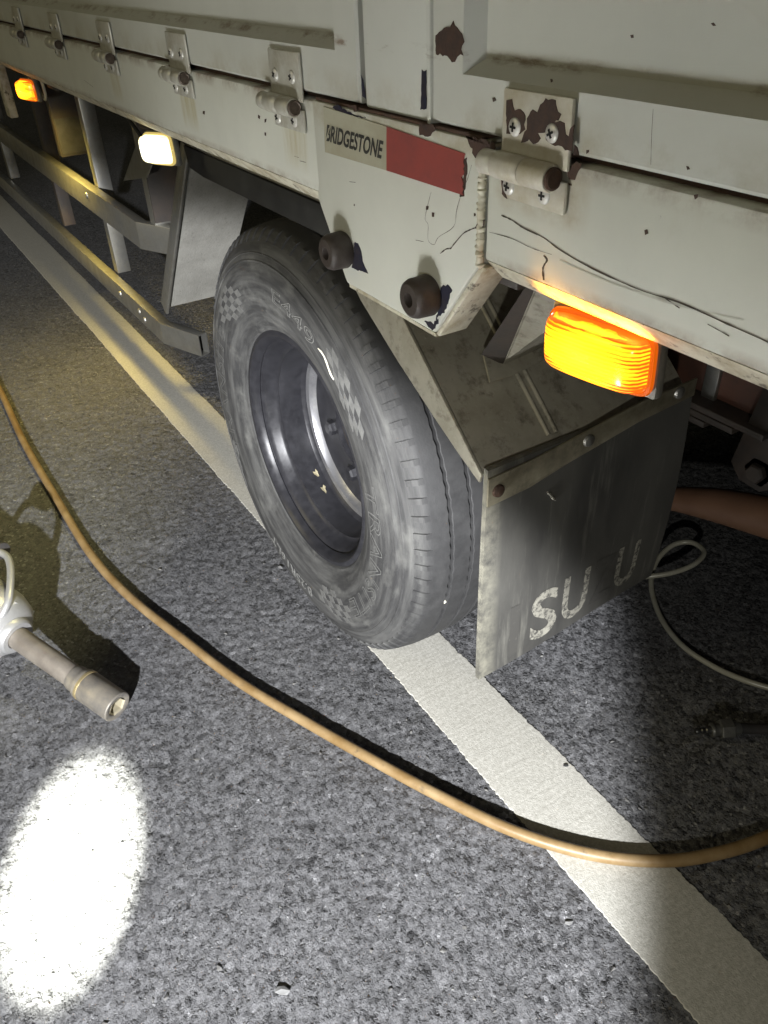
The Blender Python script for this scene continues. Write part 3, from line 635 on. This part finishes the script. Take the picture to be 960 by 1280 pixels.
# hanger bracket of the mudguard
T, BL, BR_ = np.array((.655, .012, .935)), pslope(629, 455, .004), pslope(698, 424, .004)
def slab(P, t, name, m, parent):
    P = [np.array(p, float) for p in P]; n = np.cross(P[1]-P[0], P[2]-P[0]); n /= np.linalg.norm(n); k = len(P)
    return MB().add([p+n*t/2 for p in P]+[p-n*t/2 for p in P], [tuple(range(k)), tuple(range(2*k-1, k-1, -1))]+[(i, k+i, k+(i+1) % k, (i+1) % k) for i in range(k)]).build(name, m, parent, 20)
T2 = px(690, 372, y=.03); T1 = px(672, 352, y=.02)
br = slab([T1, BL, BR_, T2+[.03, .02, 0]], .003, 'guard_hanger', stain_steel, truck)
fl = pslope(603, 443, .03); slab([T1, T1+[-.012, .004, 0], fl+[0, 0, .0], BL], .003, 'hanger_flange', dark_steel, br)
slab([BL, pslope(604, 444, .012), pslope(612, 478, .004), pslope(640, 470, .004), pslope(700, 440, .004), BR_], .003, 'hanger_foot', stain_steel, br)
slab([pslope(694, 420, .01), pslope(702, 424, .01), pslope(702, 440, .008), pslope(693, 436, .008)], .003, 'hanger_tab', stain_steel, br)

# ------------------------------------------------------------------ side lamps
def emis(name, cols, strength):
    """glowing lens: colour runs from the dim rim to the bright centre of the lens"""
    m = bpy.data.materials.new(name); m.use_nodes = True; t = m.node_tree; N, L = t.nodes, t.links; b = N['Principled BSDF']
    tc = N.new('ShaderNodeTexCoord'); mp = N.new('ShaderNodeMapping'); mp.inputs['Scale'].default_value = (17, 10, 36); L.new(tc.outputs['Object'], mp.inputs[0])
    ln = N.new('ShaderNodeVectorMath'); ln.operation = 'LENGTH'; L.new(mp.outputs[0], ln.inputs[0])
    n = N.new('ShaderNodeTexNoise'); n.inputs['Scale'].default_value = 45; n.inputs['Detail'].default_value = 3; mp2 = N.new('ShaderNodeMapping'); mp2.inputs['Scale'].default_value = (.5, 1, 2.2)
    L.new(tc.outputs['Object'], mp2.inputs[0]); L.new(mp2.outputs[0], n.inputs['Vector'])
    wv = N.new('ShaderNodeTexWave'); wv.wave_type = 'BANDS'; wv.bands_direction = 'Z'; wv.inputs['Scale'].default_value = 95; wv.inputs['Distortion'].default_value = 1.2; L.new(tc.outputs['Object'], wv.inputs['Vector'])
    def math_(op, a, c):
        q = N.new('ShaderNodeMath'); q.operation = op
        for i, x in enumerate((a, c)):
            if isinstance(x, (int, float)): q.inputs[i].default_value = x
            else: L.new(x, q.inputs[i])
        return q.outputs[0]
    s = math_('ADD', math_('ADD', ln.outputs['Value'], math_('MULTIPLY', math_('SUBTRACT', n.outputs['Fac'], .5), .8)), math_('MULTIPLY', math_('SUBTRACT', wv.outputs['Fac'], .5), .28))
    r = N.new('ShaderNodeValToRGB'); e = r.color_ramp.elements; L.new(s, r.inputs[0])
    e[0].position, e[0].color = cols[0][0], (*cols[0][1], 1); e[1].position, e[1].color = cols[-1][0], (*cols[-1][1], 1)
    for p, c_ in cols[1:-1]: q = e.new(p); q.color = (*c_, 1)
    L.new(r.outputs[0], b.inputs['Emission Color']); b.inputs['Emission Strength'].default_value = strength
    b.inputs['Base Color'].default_value = (*[x*.5 for x in cols[-1][1]], 1); b.inputs['Roughness'].default_value = .2; return m
amber = emis('amber_lens_lit', [(.2, (1, .42, .012)), (.66, (.85, .31, .006)), (.98, (.5, .12, .003)), (1.28, (.26, .035, .002))], 4.6)
amber_rim = emis('amber_lens_rim', [(.2, (.5, .10, .003)), (1, (.5, .08, .003))], 1.2)
white_l = emis('warm_white_lens_lit', [(.3, (1, .97, .78)), (.8, (1, .93, .62)), (1.1, (.7, .58, .25)), (1.35, (.4, .31, .1))], 3.4)
white_rim = emis('warm_white_rim', [(.2, (.55, .42, .16)), (1, (.5, .38, .12))], 1.1)
housing = material('lamp_housing', (.20, .19, .16), (.10, .1, .09), 40, .5)
def lens(wd, ht, dp_, ribs):
    b = MB(); nu, nv = 30, 22; vs = []
    for i in range(nu+1):
        for j in range(nv+1):
            p, q = 2*i/nu-1, 2*j/nv-1
            P_ = math.copysign(abs(p)**.8, p); Q_ = math.copysign(abs(q)**.8, q)
            e = max(abs(p), abs(q)); rd = (abs(p)**7+abs(q)**7)**(1/7.); k = e/rd if rd > 0 else 1
            y = -dp_*(1-e**9)**.6*(1-.10*p*p-.08*q*q)
            if e < .86: y += ribs*math.cos(q*34+2.2*p*p)*(1-e)
            vs.append((p*k*wd/2, y, q*k*ht/2))
    return b.add(vs, [(i*(nv+1)+j, (i+1)*(nv+1)+j, (i+1)*(nv+1)+j+1, i*(nv+1)+j+1) for i in range(nu) for j in range(nv)])
def marker_lamp(loc, roll, yaw, m, mr, lamp_col, watts, wd=.104, ht=.050, aim=(0, -.9, -.42), off=(0, -.031, 0), spread=115):
    o = MB().box(-wd/2-.004, wd/2+.004, .0, .012, -ht/2-.004, ht/2+.004, .004).build('marker_lamp', housing, truck); o.location = loc; o.rotation_euler = (0, roll, yaw)
    lens(wd, ht, .026, .0008).build('lens', m, o, 60)
    fm = MB()
    ring = [(math.copysign(abs(math.cos(t))**.3, math.cos(t))*wd/2, math.copysign(abs(math.sin(t))**.3, math.sin(t))*ht/2) for t in np.linspace(0, 2*math.pi, 49)]
    fm.tube([(x, -.003, z) for x, z in ring], .0032, 8, caps=False); fm.build('lens_rim', mr, o)
    MB().box(-.02, .02, .012, .016, -.01, .055, .001).build('lamp_bracket', steel, o)
    l = bpy.data.lights.new('lamp_glow', 'AREA'); l.shape = 'RECTANGLE'; l.size = wd; l.size_y = ht if spread > 100 else .01; l.energy = watts; l.color = lamp_col
    q = bpy.data.objects.new('lamp_glow', l); C.objects.link(q); q.parent = o; q.location = off; q.rotation_euler = Vector(aim).to_track_quat('-Z', 'Y').to_euler(); l.spread = math.radians(spread)   # shines outwards and a little down
    return o
marker_lamp((.790, -.040, .9215), math.radians(-3), math.radians(4), amber, amber_rim, (1, .42, .02), .32, wd=.110, ht=.052, aim=(0, .62, .78), off=(0, -.033, .014), spread=70)
marker_lamp((-.345, -.034, .9135), math.radians(-4), math.radians(14), white_l, white_rim, (1, .88, .36), 9.0, wd=.088, ht=.050, aim=(-.75, -.6, -.42))
marker_lamp((-1.455, -.032, .905), math.radians(-2), math.radians(8), amber, amber_rim, (1, .74, .18), 6.0, aim=(-.1, .22, -1))
slab([px(172, 178, y=-.012), px(155, 226, y=-.012), px(184, 222, y=-.012), px(196, 190, y=-.012)], .003, 'lamp_gusset', steel, truck)
# ------------------------------------------------------------------ side guard rails and posts
def guard_rail(z0, z1, xb, xe, ye):
    b = MB(); y0, y1 = .03, .058; e = .0025
    path = [(-4.4, 0), (xb, 0), (xe, ye-y0)]; vs = []
    for (x, dy), sh in zip(path, (0, -.004, 0)):
        vs += [(x, y0+dy, z0), (x, y0+dy, z1), (x-sh+(.011 if dy else 0)*-1, y1+dy, z1), (x-sh+(.011 if dy else 0)*-1, y1+dy, z0)]
    b.add(vs, [(i*4+k, i*4+(k+1) % 4, (i+1)*4+(k+1) % 4, (i+1)*4+k) for i in range(2) for k in range(4)])
    bm = bmesh.new(); V = [bm.verts.new(p) for p in b.v]; [bm.faces.new([V[i] for i in f_]) for f_ in b.f]; bmesh.ops.recalc_face_normals(bm, faces=bm.faces[:])
    bmesh.ops.bevel(bm, geom=[q for q in bm.edges if not q.is_boundary], offset=.002, segments=2, affect='EDGES', profile=.5)
    bmesh.ops.solidify(bm, geom=bm.faces[:], thickness=.0025)
    return MB().bm(bm).build('guard_rail', steel, truck, 30)
gr1 = guard_rail(.588, .657, -.865, -.735, .088); gr2 = guard_rail(.338, .397, -.835, -.69, .082)
for q, (x, z) in ((gr1, (-1.33, .632)), (gr2, (-1.2, .372)), (gr2, (-1.02, .372)), (gr2, (-.98, .360))): MB().lathe([(0, .005), (.006, .005), (.0085, .003), (.0095, 0)], ((x, .03, z), (0, -1, 0), (1, 0, 0), (0, 0, 1)), 8).build('rail_bolt', steel, q)
for x, z0, m in ((-1.30, .400, steel), (-.80, .60, steel), (-1.95, .400, dark_steel), (-2.9, .400, steel), (-3.9, .40, steel)):
    MB().box(x-.04, x, .0605, .102, z0, .975, .0025).build('guard_post', m, truck)
MB().box(-1.66, -1.62, .045, .138, .690, .892, .004).build('equipment_box', dark_steel, truck)
MB().box(-1.619, -1.6175, .05, .132, .700, .80, .0005).build('box_cover', material('scuffed_cover', (.08, .08, .078), (.04, .04, .04), 18, .5, metal=.3), truck)
MB().box(-.66, -.655, .02, .15, .70, .955, .001).build('wiring_plate', dark_steel, truck)
MB().tube(smoothpath([(-.60, -.01, .93), (-.52, 0, .885), (-.45, .0, .89), (-.42, -.005, .935)], 6), .004, 8).build('lamp_cable', darkm, truck)
MB().tube(smoothpath([(-1.32, -.02, .955), (-1.36, -.01, .90), (-1.42, -.005, .885), (-1.47, -.01, .93)], 6), .004, 8).build('lamp_cable', material('pale_cable', (.5, .48, .42), rough=.5), truck)
MB().box(-1.80, -1.74, -.055, -.03, .80, .95, .004).build('hanging_bracket', lip_paint, truck)
# ------------------------------------------------------------------ chassis
MB().box(XF, XR, YP+.05, 2.35, .985, 1.06, .004).build('load_deck', dark_steel, truck)
MB().box(XF, XR, .66, .73, .70, .93, .006).build('chassis_rail', dark_steel, truck); MB().box(XF, XR, 1.55, 1.62, .70, .93, .006).build('chassis_rail', dark_steel, truck)
for x in (-2.4, -1.2, -.45, .62, 1.4): MB().box(x-.04, x+.04, YP+.045, 2.3, .93, .984, .004).build('cross_bearer', dark_steel, truck)
MB().lathe([(.055, 0), (.055, .62), (.10, .70), (.15, .80), (.16, .9), (.15, 1.0), (.10, 1.1), (.055, 1.18), (.055, 1.75)], ((0, .22, ZC), (0, 1, 0), (1, 0, 0), (0, 0, 1)), 32).build('rear_axle', dark_steel, truck)
for k in range(5): MB().box(-.62+.07*k, .55-.06*k, .655, .725, .475+.0-.014*k, .4875-.014*k, .002).build('leaf_spring', dark_steel, truck)
MB().box(.20, .60, .70, .745, .488, .560, .003).build('subframe_beam', red_steel, truck)
MB().box(.385, .415, .690, .6995, .462, .70, .001).build('beam_bracket', steel, truck)
sh = MB().prism([(.49, .40), (.515, .372), (.56, .368), (.60, .40), (.62, .55), (.62, .71), (.52, .71), (.515, .55)], fr, .672, .684, .002).build('spring_hanger', dark_steel, truck)
MB().lathe([(0, .014), (.016, .014), (.019, .010), (.019, 0), (.028, 0), (.028, -.002)], ((.548, .672, .405), (0, -1, 0), (1, 0, 0), (0, 0, 1)), 6).build('hanger_bolt', dark_steel, sh, 20)
MB().box(-.02, .02, .74, .745, .3, .69).build('bump_stop_plate', dark_steel, truck)

# ------------------------------------------------------------------ hoses on the road
hose_m = material('tan_hose', (.20, .125, .05), (.30, .21, .105), 18, .36, .55, bump=.08, bscale=200)
layer(hose_m, (.09, .065, .04), nmask(35, .58, .72, amp=.7))
pts = [(-60, 395), (-25, 445), (0, 488), (30, 553), (70, 622), (113, 692), (160, 744), (230, 800), (300, 853), (380, 901), (450, 941), (540, 990), (640, 1038), (740, 1068), (830, 1076), (900, 1066), (960, 1046), (1030, 1010), (1100, 950)]
hp = smoothpath([px(u, v_, z=.0125) for u, v_ in pts], 14)
hose = tag(empty('air_hose', hp[0]), 'tan rubber air hose curving across the asphalt and over the white line', 'hose')
ho = MB().tube([p-hp[0] for p in hp], .0102, 16).build('hose_tube', hose_m, hose)
clear = material('clear_tube', (.42, .41, .33), (.5, .49, .42), 40, .25, bump=.03)
clear.node_tree.nodes['Principled BSDF'].inputs['Transmission Weight'].default_value = .25
tp = [(720, 705, .012), (775, 722, .02), (805, 721, .03), (840, 716, .045), (868, 705, .06), (880, 690, .066), (864, 678, .066), (840, 682, .055), (820, 703, .034), (814, 733, .016), (826, 772, .009), (852, 806, .009), (890, 832, .009), (930, 850, .009), (975, 864, .009), (1040, 885, .009)]
tpth = smoothpath([px(u, v_, z=z) for u, v_, z in tp], 10)
ct = tag(empty('clear_air_line', tpth[0]), 'thin translucent tube looping out from behind the mudflap', 'tube')
MB().tube([p-tpth[0] for p in tpth], .0058, 12).build('tube', clear, ct)
# black hose with plug coupling
cz = .021; cA, cB = px(869, 914, z=cz), px(965, 907, z=cz); cdir = (cB-cA); cdir[2] = 0; cdir /= np.linalg.norm(cdir)
cp = tag(empty('coupling_hose', (cA[0], cA[1], 0)), 'black hose end with a grey steel plug coupling lying in shade', 'hose coupling')
fr0 = ((0, 0, cz), tuple(cdir), (-cdir[1], cdir[0], 0), (0, 0, 1)); coupl = material('grey_coupling', (.16, .16, .15), (.09, .09, .085), 40, .45, metal=.5)
MB().lathe([(0, 0), (.0055, 0), (.0065, .002), (.0065, .006), (.005, .0075), (.005, .010), (.0065, .0115), (.0065, .014), (.0055, .0155), (.0055, .018), (.0075, .020), (.0075, .032), (.0, .032)], fr0, 16).build('plug', material('dark_plug', (.05, .05, .05), (.12, .12, .12), 60, .3, metal=.7), cp)
MB().lathe([(0, .028), (.012, .028), (.0135, .030), (.0135, .033), (.011, .035), (.011, .046), (0, .046)], fr0, 20).build('collar', coupl, cp)
MB().lathe([(0, .044), (.0175, .044), (.019, .046), (.019, .067), (.0175, .069), (0, .069)], fr0, 6).build('hex_body', coupl, cp, 20)
MB().lathe([(0, .068), (.0125, .068), (.0125, .080), (.0115, .082)], fr0, 20).build('ferrule', coupl, cp)
hpth = smoothpath([np.array((0, 0, cz))+cdir*t+np.array((0, 0, 1))*z+np.array((-cdir[1], cdir[0], 0))*s_ for t, z, s_ in ((.078, 0, 0), (.14, -.008, 0), (.25, -.0105, .01), (.45, -.0105, .06), (.7, -.0105, .17))], 10)
MB().tube(hpth, .0098, 14).build('black_hose', rubber_d, cp)

# ------------------------------------------------------------------ impact wrench
alu = material('cast_aluminium', (.55, .55, .55), (.40, .40, .40), 9, .38, .5, metal=.55, bump=.06, bscale=300)
tool_steel = material('brown_tool_steel', (.20, .175, .15), (.30, .27, .23), 18, .45, .6, metal=.45, bump=.05)
sock_m = material('worn_socket', (.17, .16, .15), (.30, .27, .22), 26, .45, metal=.4)
brass = material('polished_ring', (.55, .45, .25), rough=.3, metal=.7)
tip = px(147, 884, z=.036); back = px(-8, 776, z=.098); ad = back-tip; Ltot = np.linalg.norm(ad); ad /= Ltot
wr = tag(empty('impact_wrench', (tip[0], tip[1], 0)), 'silver impact wrench with long anvil and socket lying on the asphalt', 'impact wrench')
u_ = np.cross(ad, [0, 0, 1]); u_ /= np.linalg.norm(u_); v_ = np.cross(u_, ad); O = (0, 0, tip[2]); AF = (O, tuple(ad), tuple(u_), tuple(v_))
sk = MB(); n = 48; s1 = Ltot*.262
sk.lathe([(.0195, .028), (.0195, .002), (.022, .0), (.0295, .0), (.0312, .002), (.0312, s1-.014), (.0300, s1-.012)], AF, n)
sk.lathe([(0, .028), (.0197, .028)], AF, 6, m=1)
so_ = sk.build('socket', [sock_m, darkm], wr)
inner_l = MB().lathe([(.0196, .0005), (.0175, .004), (.0175, .03)], AF, 6).build('hex_recess', material('bright_bore', (.42, .38, .27), (.3, .27, .2), 40, .4, metal=.3), so_, 20)
MB().lathe([(.0300, s1-.012), (.0315, s1-.011), (.0315, s1-.006), (.0300, s1-.005)], AF, n).build('retaining_ring', brass, wr)
MB().lathe([(.030, s1-.005), (.0305, s1), (.028, s1+.006), (.026, s1+.012), (.0262, s1+.02), (.0245, s1+.026), (0, s1+.026)], AF, n).build('socket_neck', sock_m, wr)
a1 = Ltot*.80
MB().lathe([(0, s1+.02), (.0215, s1+.02), (.0225, s1+.024), (.0230, a1), (0, a1)], AF, 40).build('anvil', tool_steel, wr)
MB().lathe([(.0245, a1-.004), (.034, a1-.004), (.0385, a1), (.040, a1+.010), (.037, a1+.014), (.030, a1+.006), (.0245, a1+.003)], AF, 48).build('nose_ring', alu, wr)
hs = MB().lathe([(.030, a1+.008), (.050, a1+.014), (.066, a1+.032), (.074, a1+.06), (.075, a1+.12), (.072, a1+.135), (.060, a1+.14), (.058, a1+.27), (.052, a1+.285), (0, a1+.29)], AF, 56).build('hammer_case', alu, wr)
for k in range(6):
    t = k*math.pi/3; p = np.array(O)+ad*(a1+.036)+(u_*math.cos(t)+v_*math.sin(t))*.060
    MB().lathe([(0, -.008), (.006, -.008), (.006, .02)], (tuple(p), tuple(ad), tuple(u_), tuple(v_)), 6).build('case_bolt', screwm, hs, 20)
# grip with trigger guard, standing up from the motor housing, and the D handle behind
gA = px(6, 762, z=.150)-np.array([tip[0], tip[1], 0]); gB = px(12, 742, z=.165)-np.array([tip[0], tip[1], 0]); gC = px(13, 708, z=.175)-np.array([tip[0], tip[1], 0]); gD = px(4, 692, z=.175)-np.array([tip[0], tip[1], 0])
gE = px(-25, 690, z=.16)-np.array([tip[0], tip[1], 0]); gF = px(-50, 740, z=.12)-np.array([tip[0], tip[1], 0])
gS = px(-4, 778, z=.130)-np.array([tip[0], tip[1], 0])
MB().tube(smoothpath([gS, gA, gB, gC, gD, gE, gF], 7), .0078, 12).build('side_handle', alu, wr)
MB().tube([gD+[-.01, 0, .0], gD+[-.06, -.02, -.0]], .019, 14).build('handle_grip', rubber_d, wr)
e0 = np.array(O)+ad*(a1+.28)
MB().tube(smoothpath([e0, e0+ad*.05+v_*.03, e0+ad*.14+v_*.04, e0+ad*.20+v_*.0, e0+ad*.17-v_*.045, e0+ad*.05-v_*.03, e0-ad*.01-v_*.02], 6), .017, 12).build('d_handle', alu, wr)

# ------------------------------------------------------------------ small debris
leafm = material('dry_leaf', (.40, .36, .24), (.28, .24, .15), 60, .8)
def scrap(p, n, s_, rot, label, where):
    b = MB(); k = 9; nrm = np.array(n, float); nrm /= np.linalg.norm(nrm); a = np.cross(nrm, [.3, .8, .52]); a /= np.linalg.norm(a); c_ = np.cross(nrm, a)
    rad = [s_*(1 if i % 3 else .5)*rng.uniform(.7, 1.2) for i in range(k)]
    ring = [a*math.cos(rot+i*2*math.pi/k)*rad[i]+c_*math.sin(rot+i*2*math.pi/k)*rad[i]*.6+nrm*rng.uniform(.0003, .0025) for i in range(k)]
    vs = [nrm*.001]+ring+[nrm*.0004]+[r-nrm*.0006 for r in ring]
    b.add(vs, [(0, 1+i, 1+(i+1) % k) for i in range(k)]+[(k+1, k+2+(i+1) % k, k+2+i) for i in range(k)]+[(1+i, k+2+i, k+2+(i+1) % k, 1+(i+1) % k) for i in range(k)])
    o = b.build('leaf_scrap', leafm, None, 0); o.location = p; tag(o, label, 'leaf scrap', where); return o
def barrel_pt(u, v_, R_=.1955):
    d = np.array([(u-480)/F, -(v_-640)/F, 1.0]) @ RM; q = CAM-np.array([0, 0, ZC]); A_ = d[0]**2+d[2]**2; B_ = 2*(q[0]*d[0]+q[2]*d[2]); C_ = q[0]**2+q[2]**2-R_**2
    t = (-B_+math.sqrt(B_*B_-4*A_*C_))/(2*A_); return CAM+d*t
for (u, v_) in ((395, 592), (405, 612)):
    p = barrel_pt(u, v_); n = np.array([-p[0], 0, ZC-p[2]]); scrap(p+n/np.linalg.norm(n)*.0008, n, .011, rng.uniform(0, 3), 'pale dry leaf scrap stuck inside the dark wheel rim, %s' % ('nearer its outer lip' if u < 400 else 'nearer its bright ring'), 'leaf scraps inside the rim')
def pebble(u, v_, s_, m, label):
    bm = bmesh.new(); bmesh.ops.create_icosphere(bm, subdivisions=1, radius=1)
    for q in bm.verts: q.co = Vector((q.co.x*s_*1.3, q.co.y*s_*.9, q.co.z*s_*.42))*(1+rng.normal()*.22)
    o = MB().bm(bm).build('stone_chip', m, None, 25); p = px(u, v_, z=.002); o.location = (p[0], p[1], .0045 if LY0 < p[1] < LY1 else s_*.2+.001); o.rotation_euler = (0, 0, rng.uniform(0, 3)); tag(o, label, 'stone')
lightst = material('pale_stone', (.24, .24, .24), (.16, .16, .16), 60, .8); darkst = material('dark_stone', (.03, .03, .03), (.05, .05, .05), 60, .7)
pebble(352, 1238, .008, lightst, 'pale flat stone chip lying alone on open asphalt')
pebble(351, 709, .006, lightst, 'pale stone chip on the asphalt close beside the tyre')
pebble(707, 958, .0035, darkst, 'tiny black stone chip on the white line')
pebble(711, 1153, .004, lightst, 'pale rounded pebble beside the white line below the hose')
tarm = material('tar_spot', (.035, .034, .033), (.05, .05, .05), 80, .6)

# ------------------------------------------------------------------ person reaching under the truck
skin = material('skin', (.27, .15, .095), (.22, .12, .075), 14, .5, bump=.04, bscale=300)
cloth_d = material('dark_work_shirt', (.025, .027, .035), (.04, .042, .05), 20, .85, bump=.2, bscale=500)
jean = material('dark_trousers', (.03, .032, .04), (.045, .045, .05), 20, .85, bump=.2, bscale=500)
hairm = material('black_hair', (.012, .010, .009), rough=.55)
def skinned(name, pts, edges, m, parent, root=0, sub=2):
    me = bpy.data.meshes.new(name); me.from_pydata([p[:3] for p in pts], edges, []); o = link(name, me, parent, [m])
    s_ = o.modifiers.new('skin', 'SKIN'); s_.use_smooth_shade = True; d = me.skin_vertices[0].data
    for i, p in enumerate(pts): d[i].radius = (p[3], p[4] if len(p) > 4 else p[3]); d[i].use_root = (i == root)
    q = o.modifiers.new('sub', 'SUBSURF'); q.levels = q.render_levels = sub; return o
pbase = np.array((1.30, 1.0, 0))
ps = tag(empty('person', pbase), 'person crouching under the truck, bare forearm reaching in behind the mudflap', 'person')
def L_(p): return (p[0]-pbase[0], p[1]-pbase[1], p[2]-pbase[2])+tuple(p[3:])
B_ = [(1.46, 1.02, .36, .13), (1.26, 1.01, .40, .125), (1.08, 1.0, .45, .14), (.985, 1.0, .49, .06), (.945, 1.0, .545, .055), (.915, 1.0, .60, .085), (.905, 1.0, .66, .075),   # pelvis .. head
      (1.00, .87, .45, .058), (.86, .82, .345, .046), (.70, .785, .285, .044), (.615, .770, .279, .046), (.53, .755, .264, .0435), (.44, .748, .240, .038), (.345, .742, .205, .029), (.30, .738, .185, .027, .020), (.265, .735, .172, .036, .016),   # near arm
      (1.00, 1.13, .45, .058), (.93, 1.17, .30, .046), (.86, 1.18, .19, .042), (.84, 1.17, .09, .034), (.83, 1.165, .035, .032, .02),          # far arm
      (1.44, .93, .30, .09), (1.30, .90, .13, .075), (1.24, .89, .075, .062), (1.42, .90, .065, .05), (1.60, .90, .05, .04), (1.66, .90, .03, .04),        # near leg kneeling
      (1.44, 1.12, .30, .09), (1.30, 1.14, .13, .075), (1.24, 1.15, .075, .062), (1.42, 1.14, .065, .05), (1.60, 1.14, .05, .04), (1.66, 1.14, .03, .04)]
E_ = [(0, 1), (1, 2), (2, 3), (3, 4), (4, 5), (5, 6), (2, 7), (7, 8), (8, 9), (9, 10), (10, 11), (11, 12), (12, 13), (13, 14), (14, 15), (2, 16), (16, 17), (17, 18), (18, 19), (19, 20),
      (0, 21), (21, 22), (22, 23), (23, 24), (24, 25), (25, 26), (0, 27), (27, 28), (28, 29), (29, 30), (30, 31), (31, 32)]
for k, (dy, l) in enumerate(((-.024, .068), (-.008, .078), (.008, .074), (.022, .060))):          # four fingers, curled down
    b0 = len(B_); B_ += [(.232, .734+dy, .160, .0092), (.232-l*.42, .734+dy*1.1, .142, .0086), (.232-l*.62, .734+dy*1.1, .112, .0078)]; E_ += [(15, b0), (b0, b0+1), (b0+1, b0+2)]
b0 = len(B_); B_ += [(.268, .700, .160, .0105), (.245, .688, .142, .0095), (.225, .692, .122, .0085)]; E_ += [(15, b0), (b0, b0+1), (b0+1, b0+2)]
skinned('body', [L_(p) for p in B_], E_, skin, ps)
skinned('shirt', [L_(p) for p in [(1.42, 1.02, .372, .142), (1.26, 1.01, .405, .138), (1.08, 1.0, .452, .152), (1.0, 1.0, .482, .085), (1.00, .87, .45, .070), (.875, .825, .357, .060), (1.00, 1.13, .45, .070), (.935, 1.168, .32, .060)]], [(0, 1), (1, 2), (2, 3), (2, 4), (4, 5), (2, 6), (6, 7)], cloth_d, ps)
skinned('trousers', [L_(p) for p in [(1.46, 1.02, .36, .142)]+[(p[0], p[1], p[2], p[3]+.010) for p in B_[21:25]]+[(p[0], p[1], p[2], p[3]+.010) for p in B_[27:31]]], [(0, 1), (1, 2), (2, 3), (3, 4), (0, 5), (5, 6), (6, 7), (7, 8)], jean, ps)
skinned('hair', [L_(p) for p in [(.945, 1.0, .625, .078), (.925, 1.0, .675, .080), (.955, 1.0, .585, .06)]], [(0, 1), (0, 2)], hairm, ps)
for s_ in (-1, 1):
    MB().lathe([(0, -.008), (.006, -.006), (.009, 0), (.006, .006), (0, .008)], frame(L_((.838, 1.0+s_*.032, .615)), (-1, 0, 0)), 12).build('eye', crayon, ps)
MB().lathe([(0, -.03), (.010, -.02), (.014, 0), (.008, .02), (0, .026)], frame(L_((.826, 1.0, .592)), (-.5, 0, .85)), 12).build('nose', skin, ps)
MB().box(*[q for a_, h_ in zip(L_((.843, 1.0, .555)), (.006, .022, .004)) for q in (a_-h_, a_+h_)], .002).build('mouth', material('lips', (.28, .12, .09), rough=.5), ps)
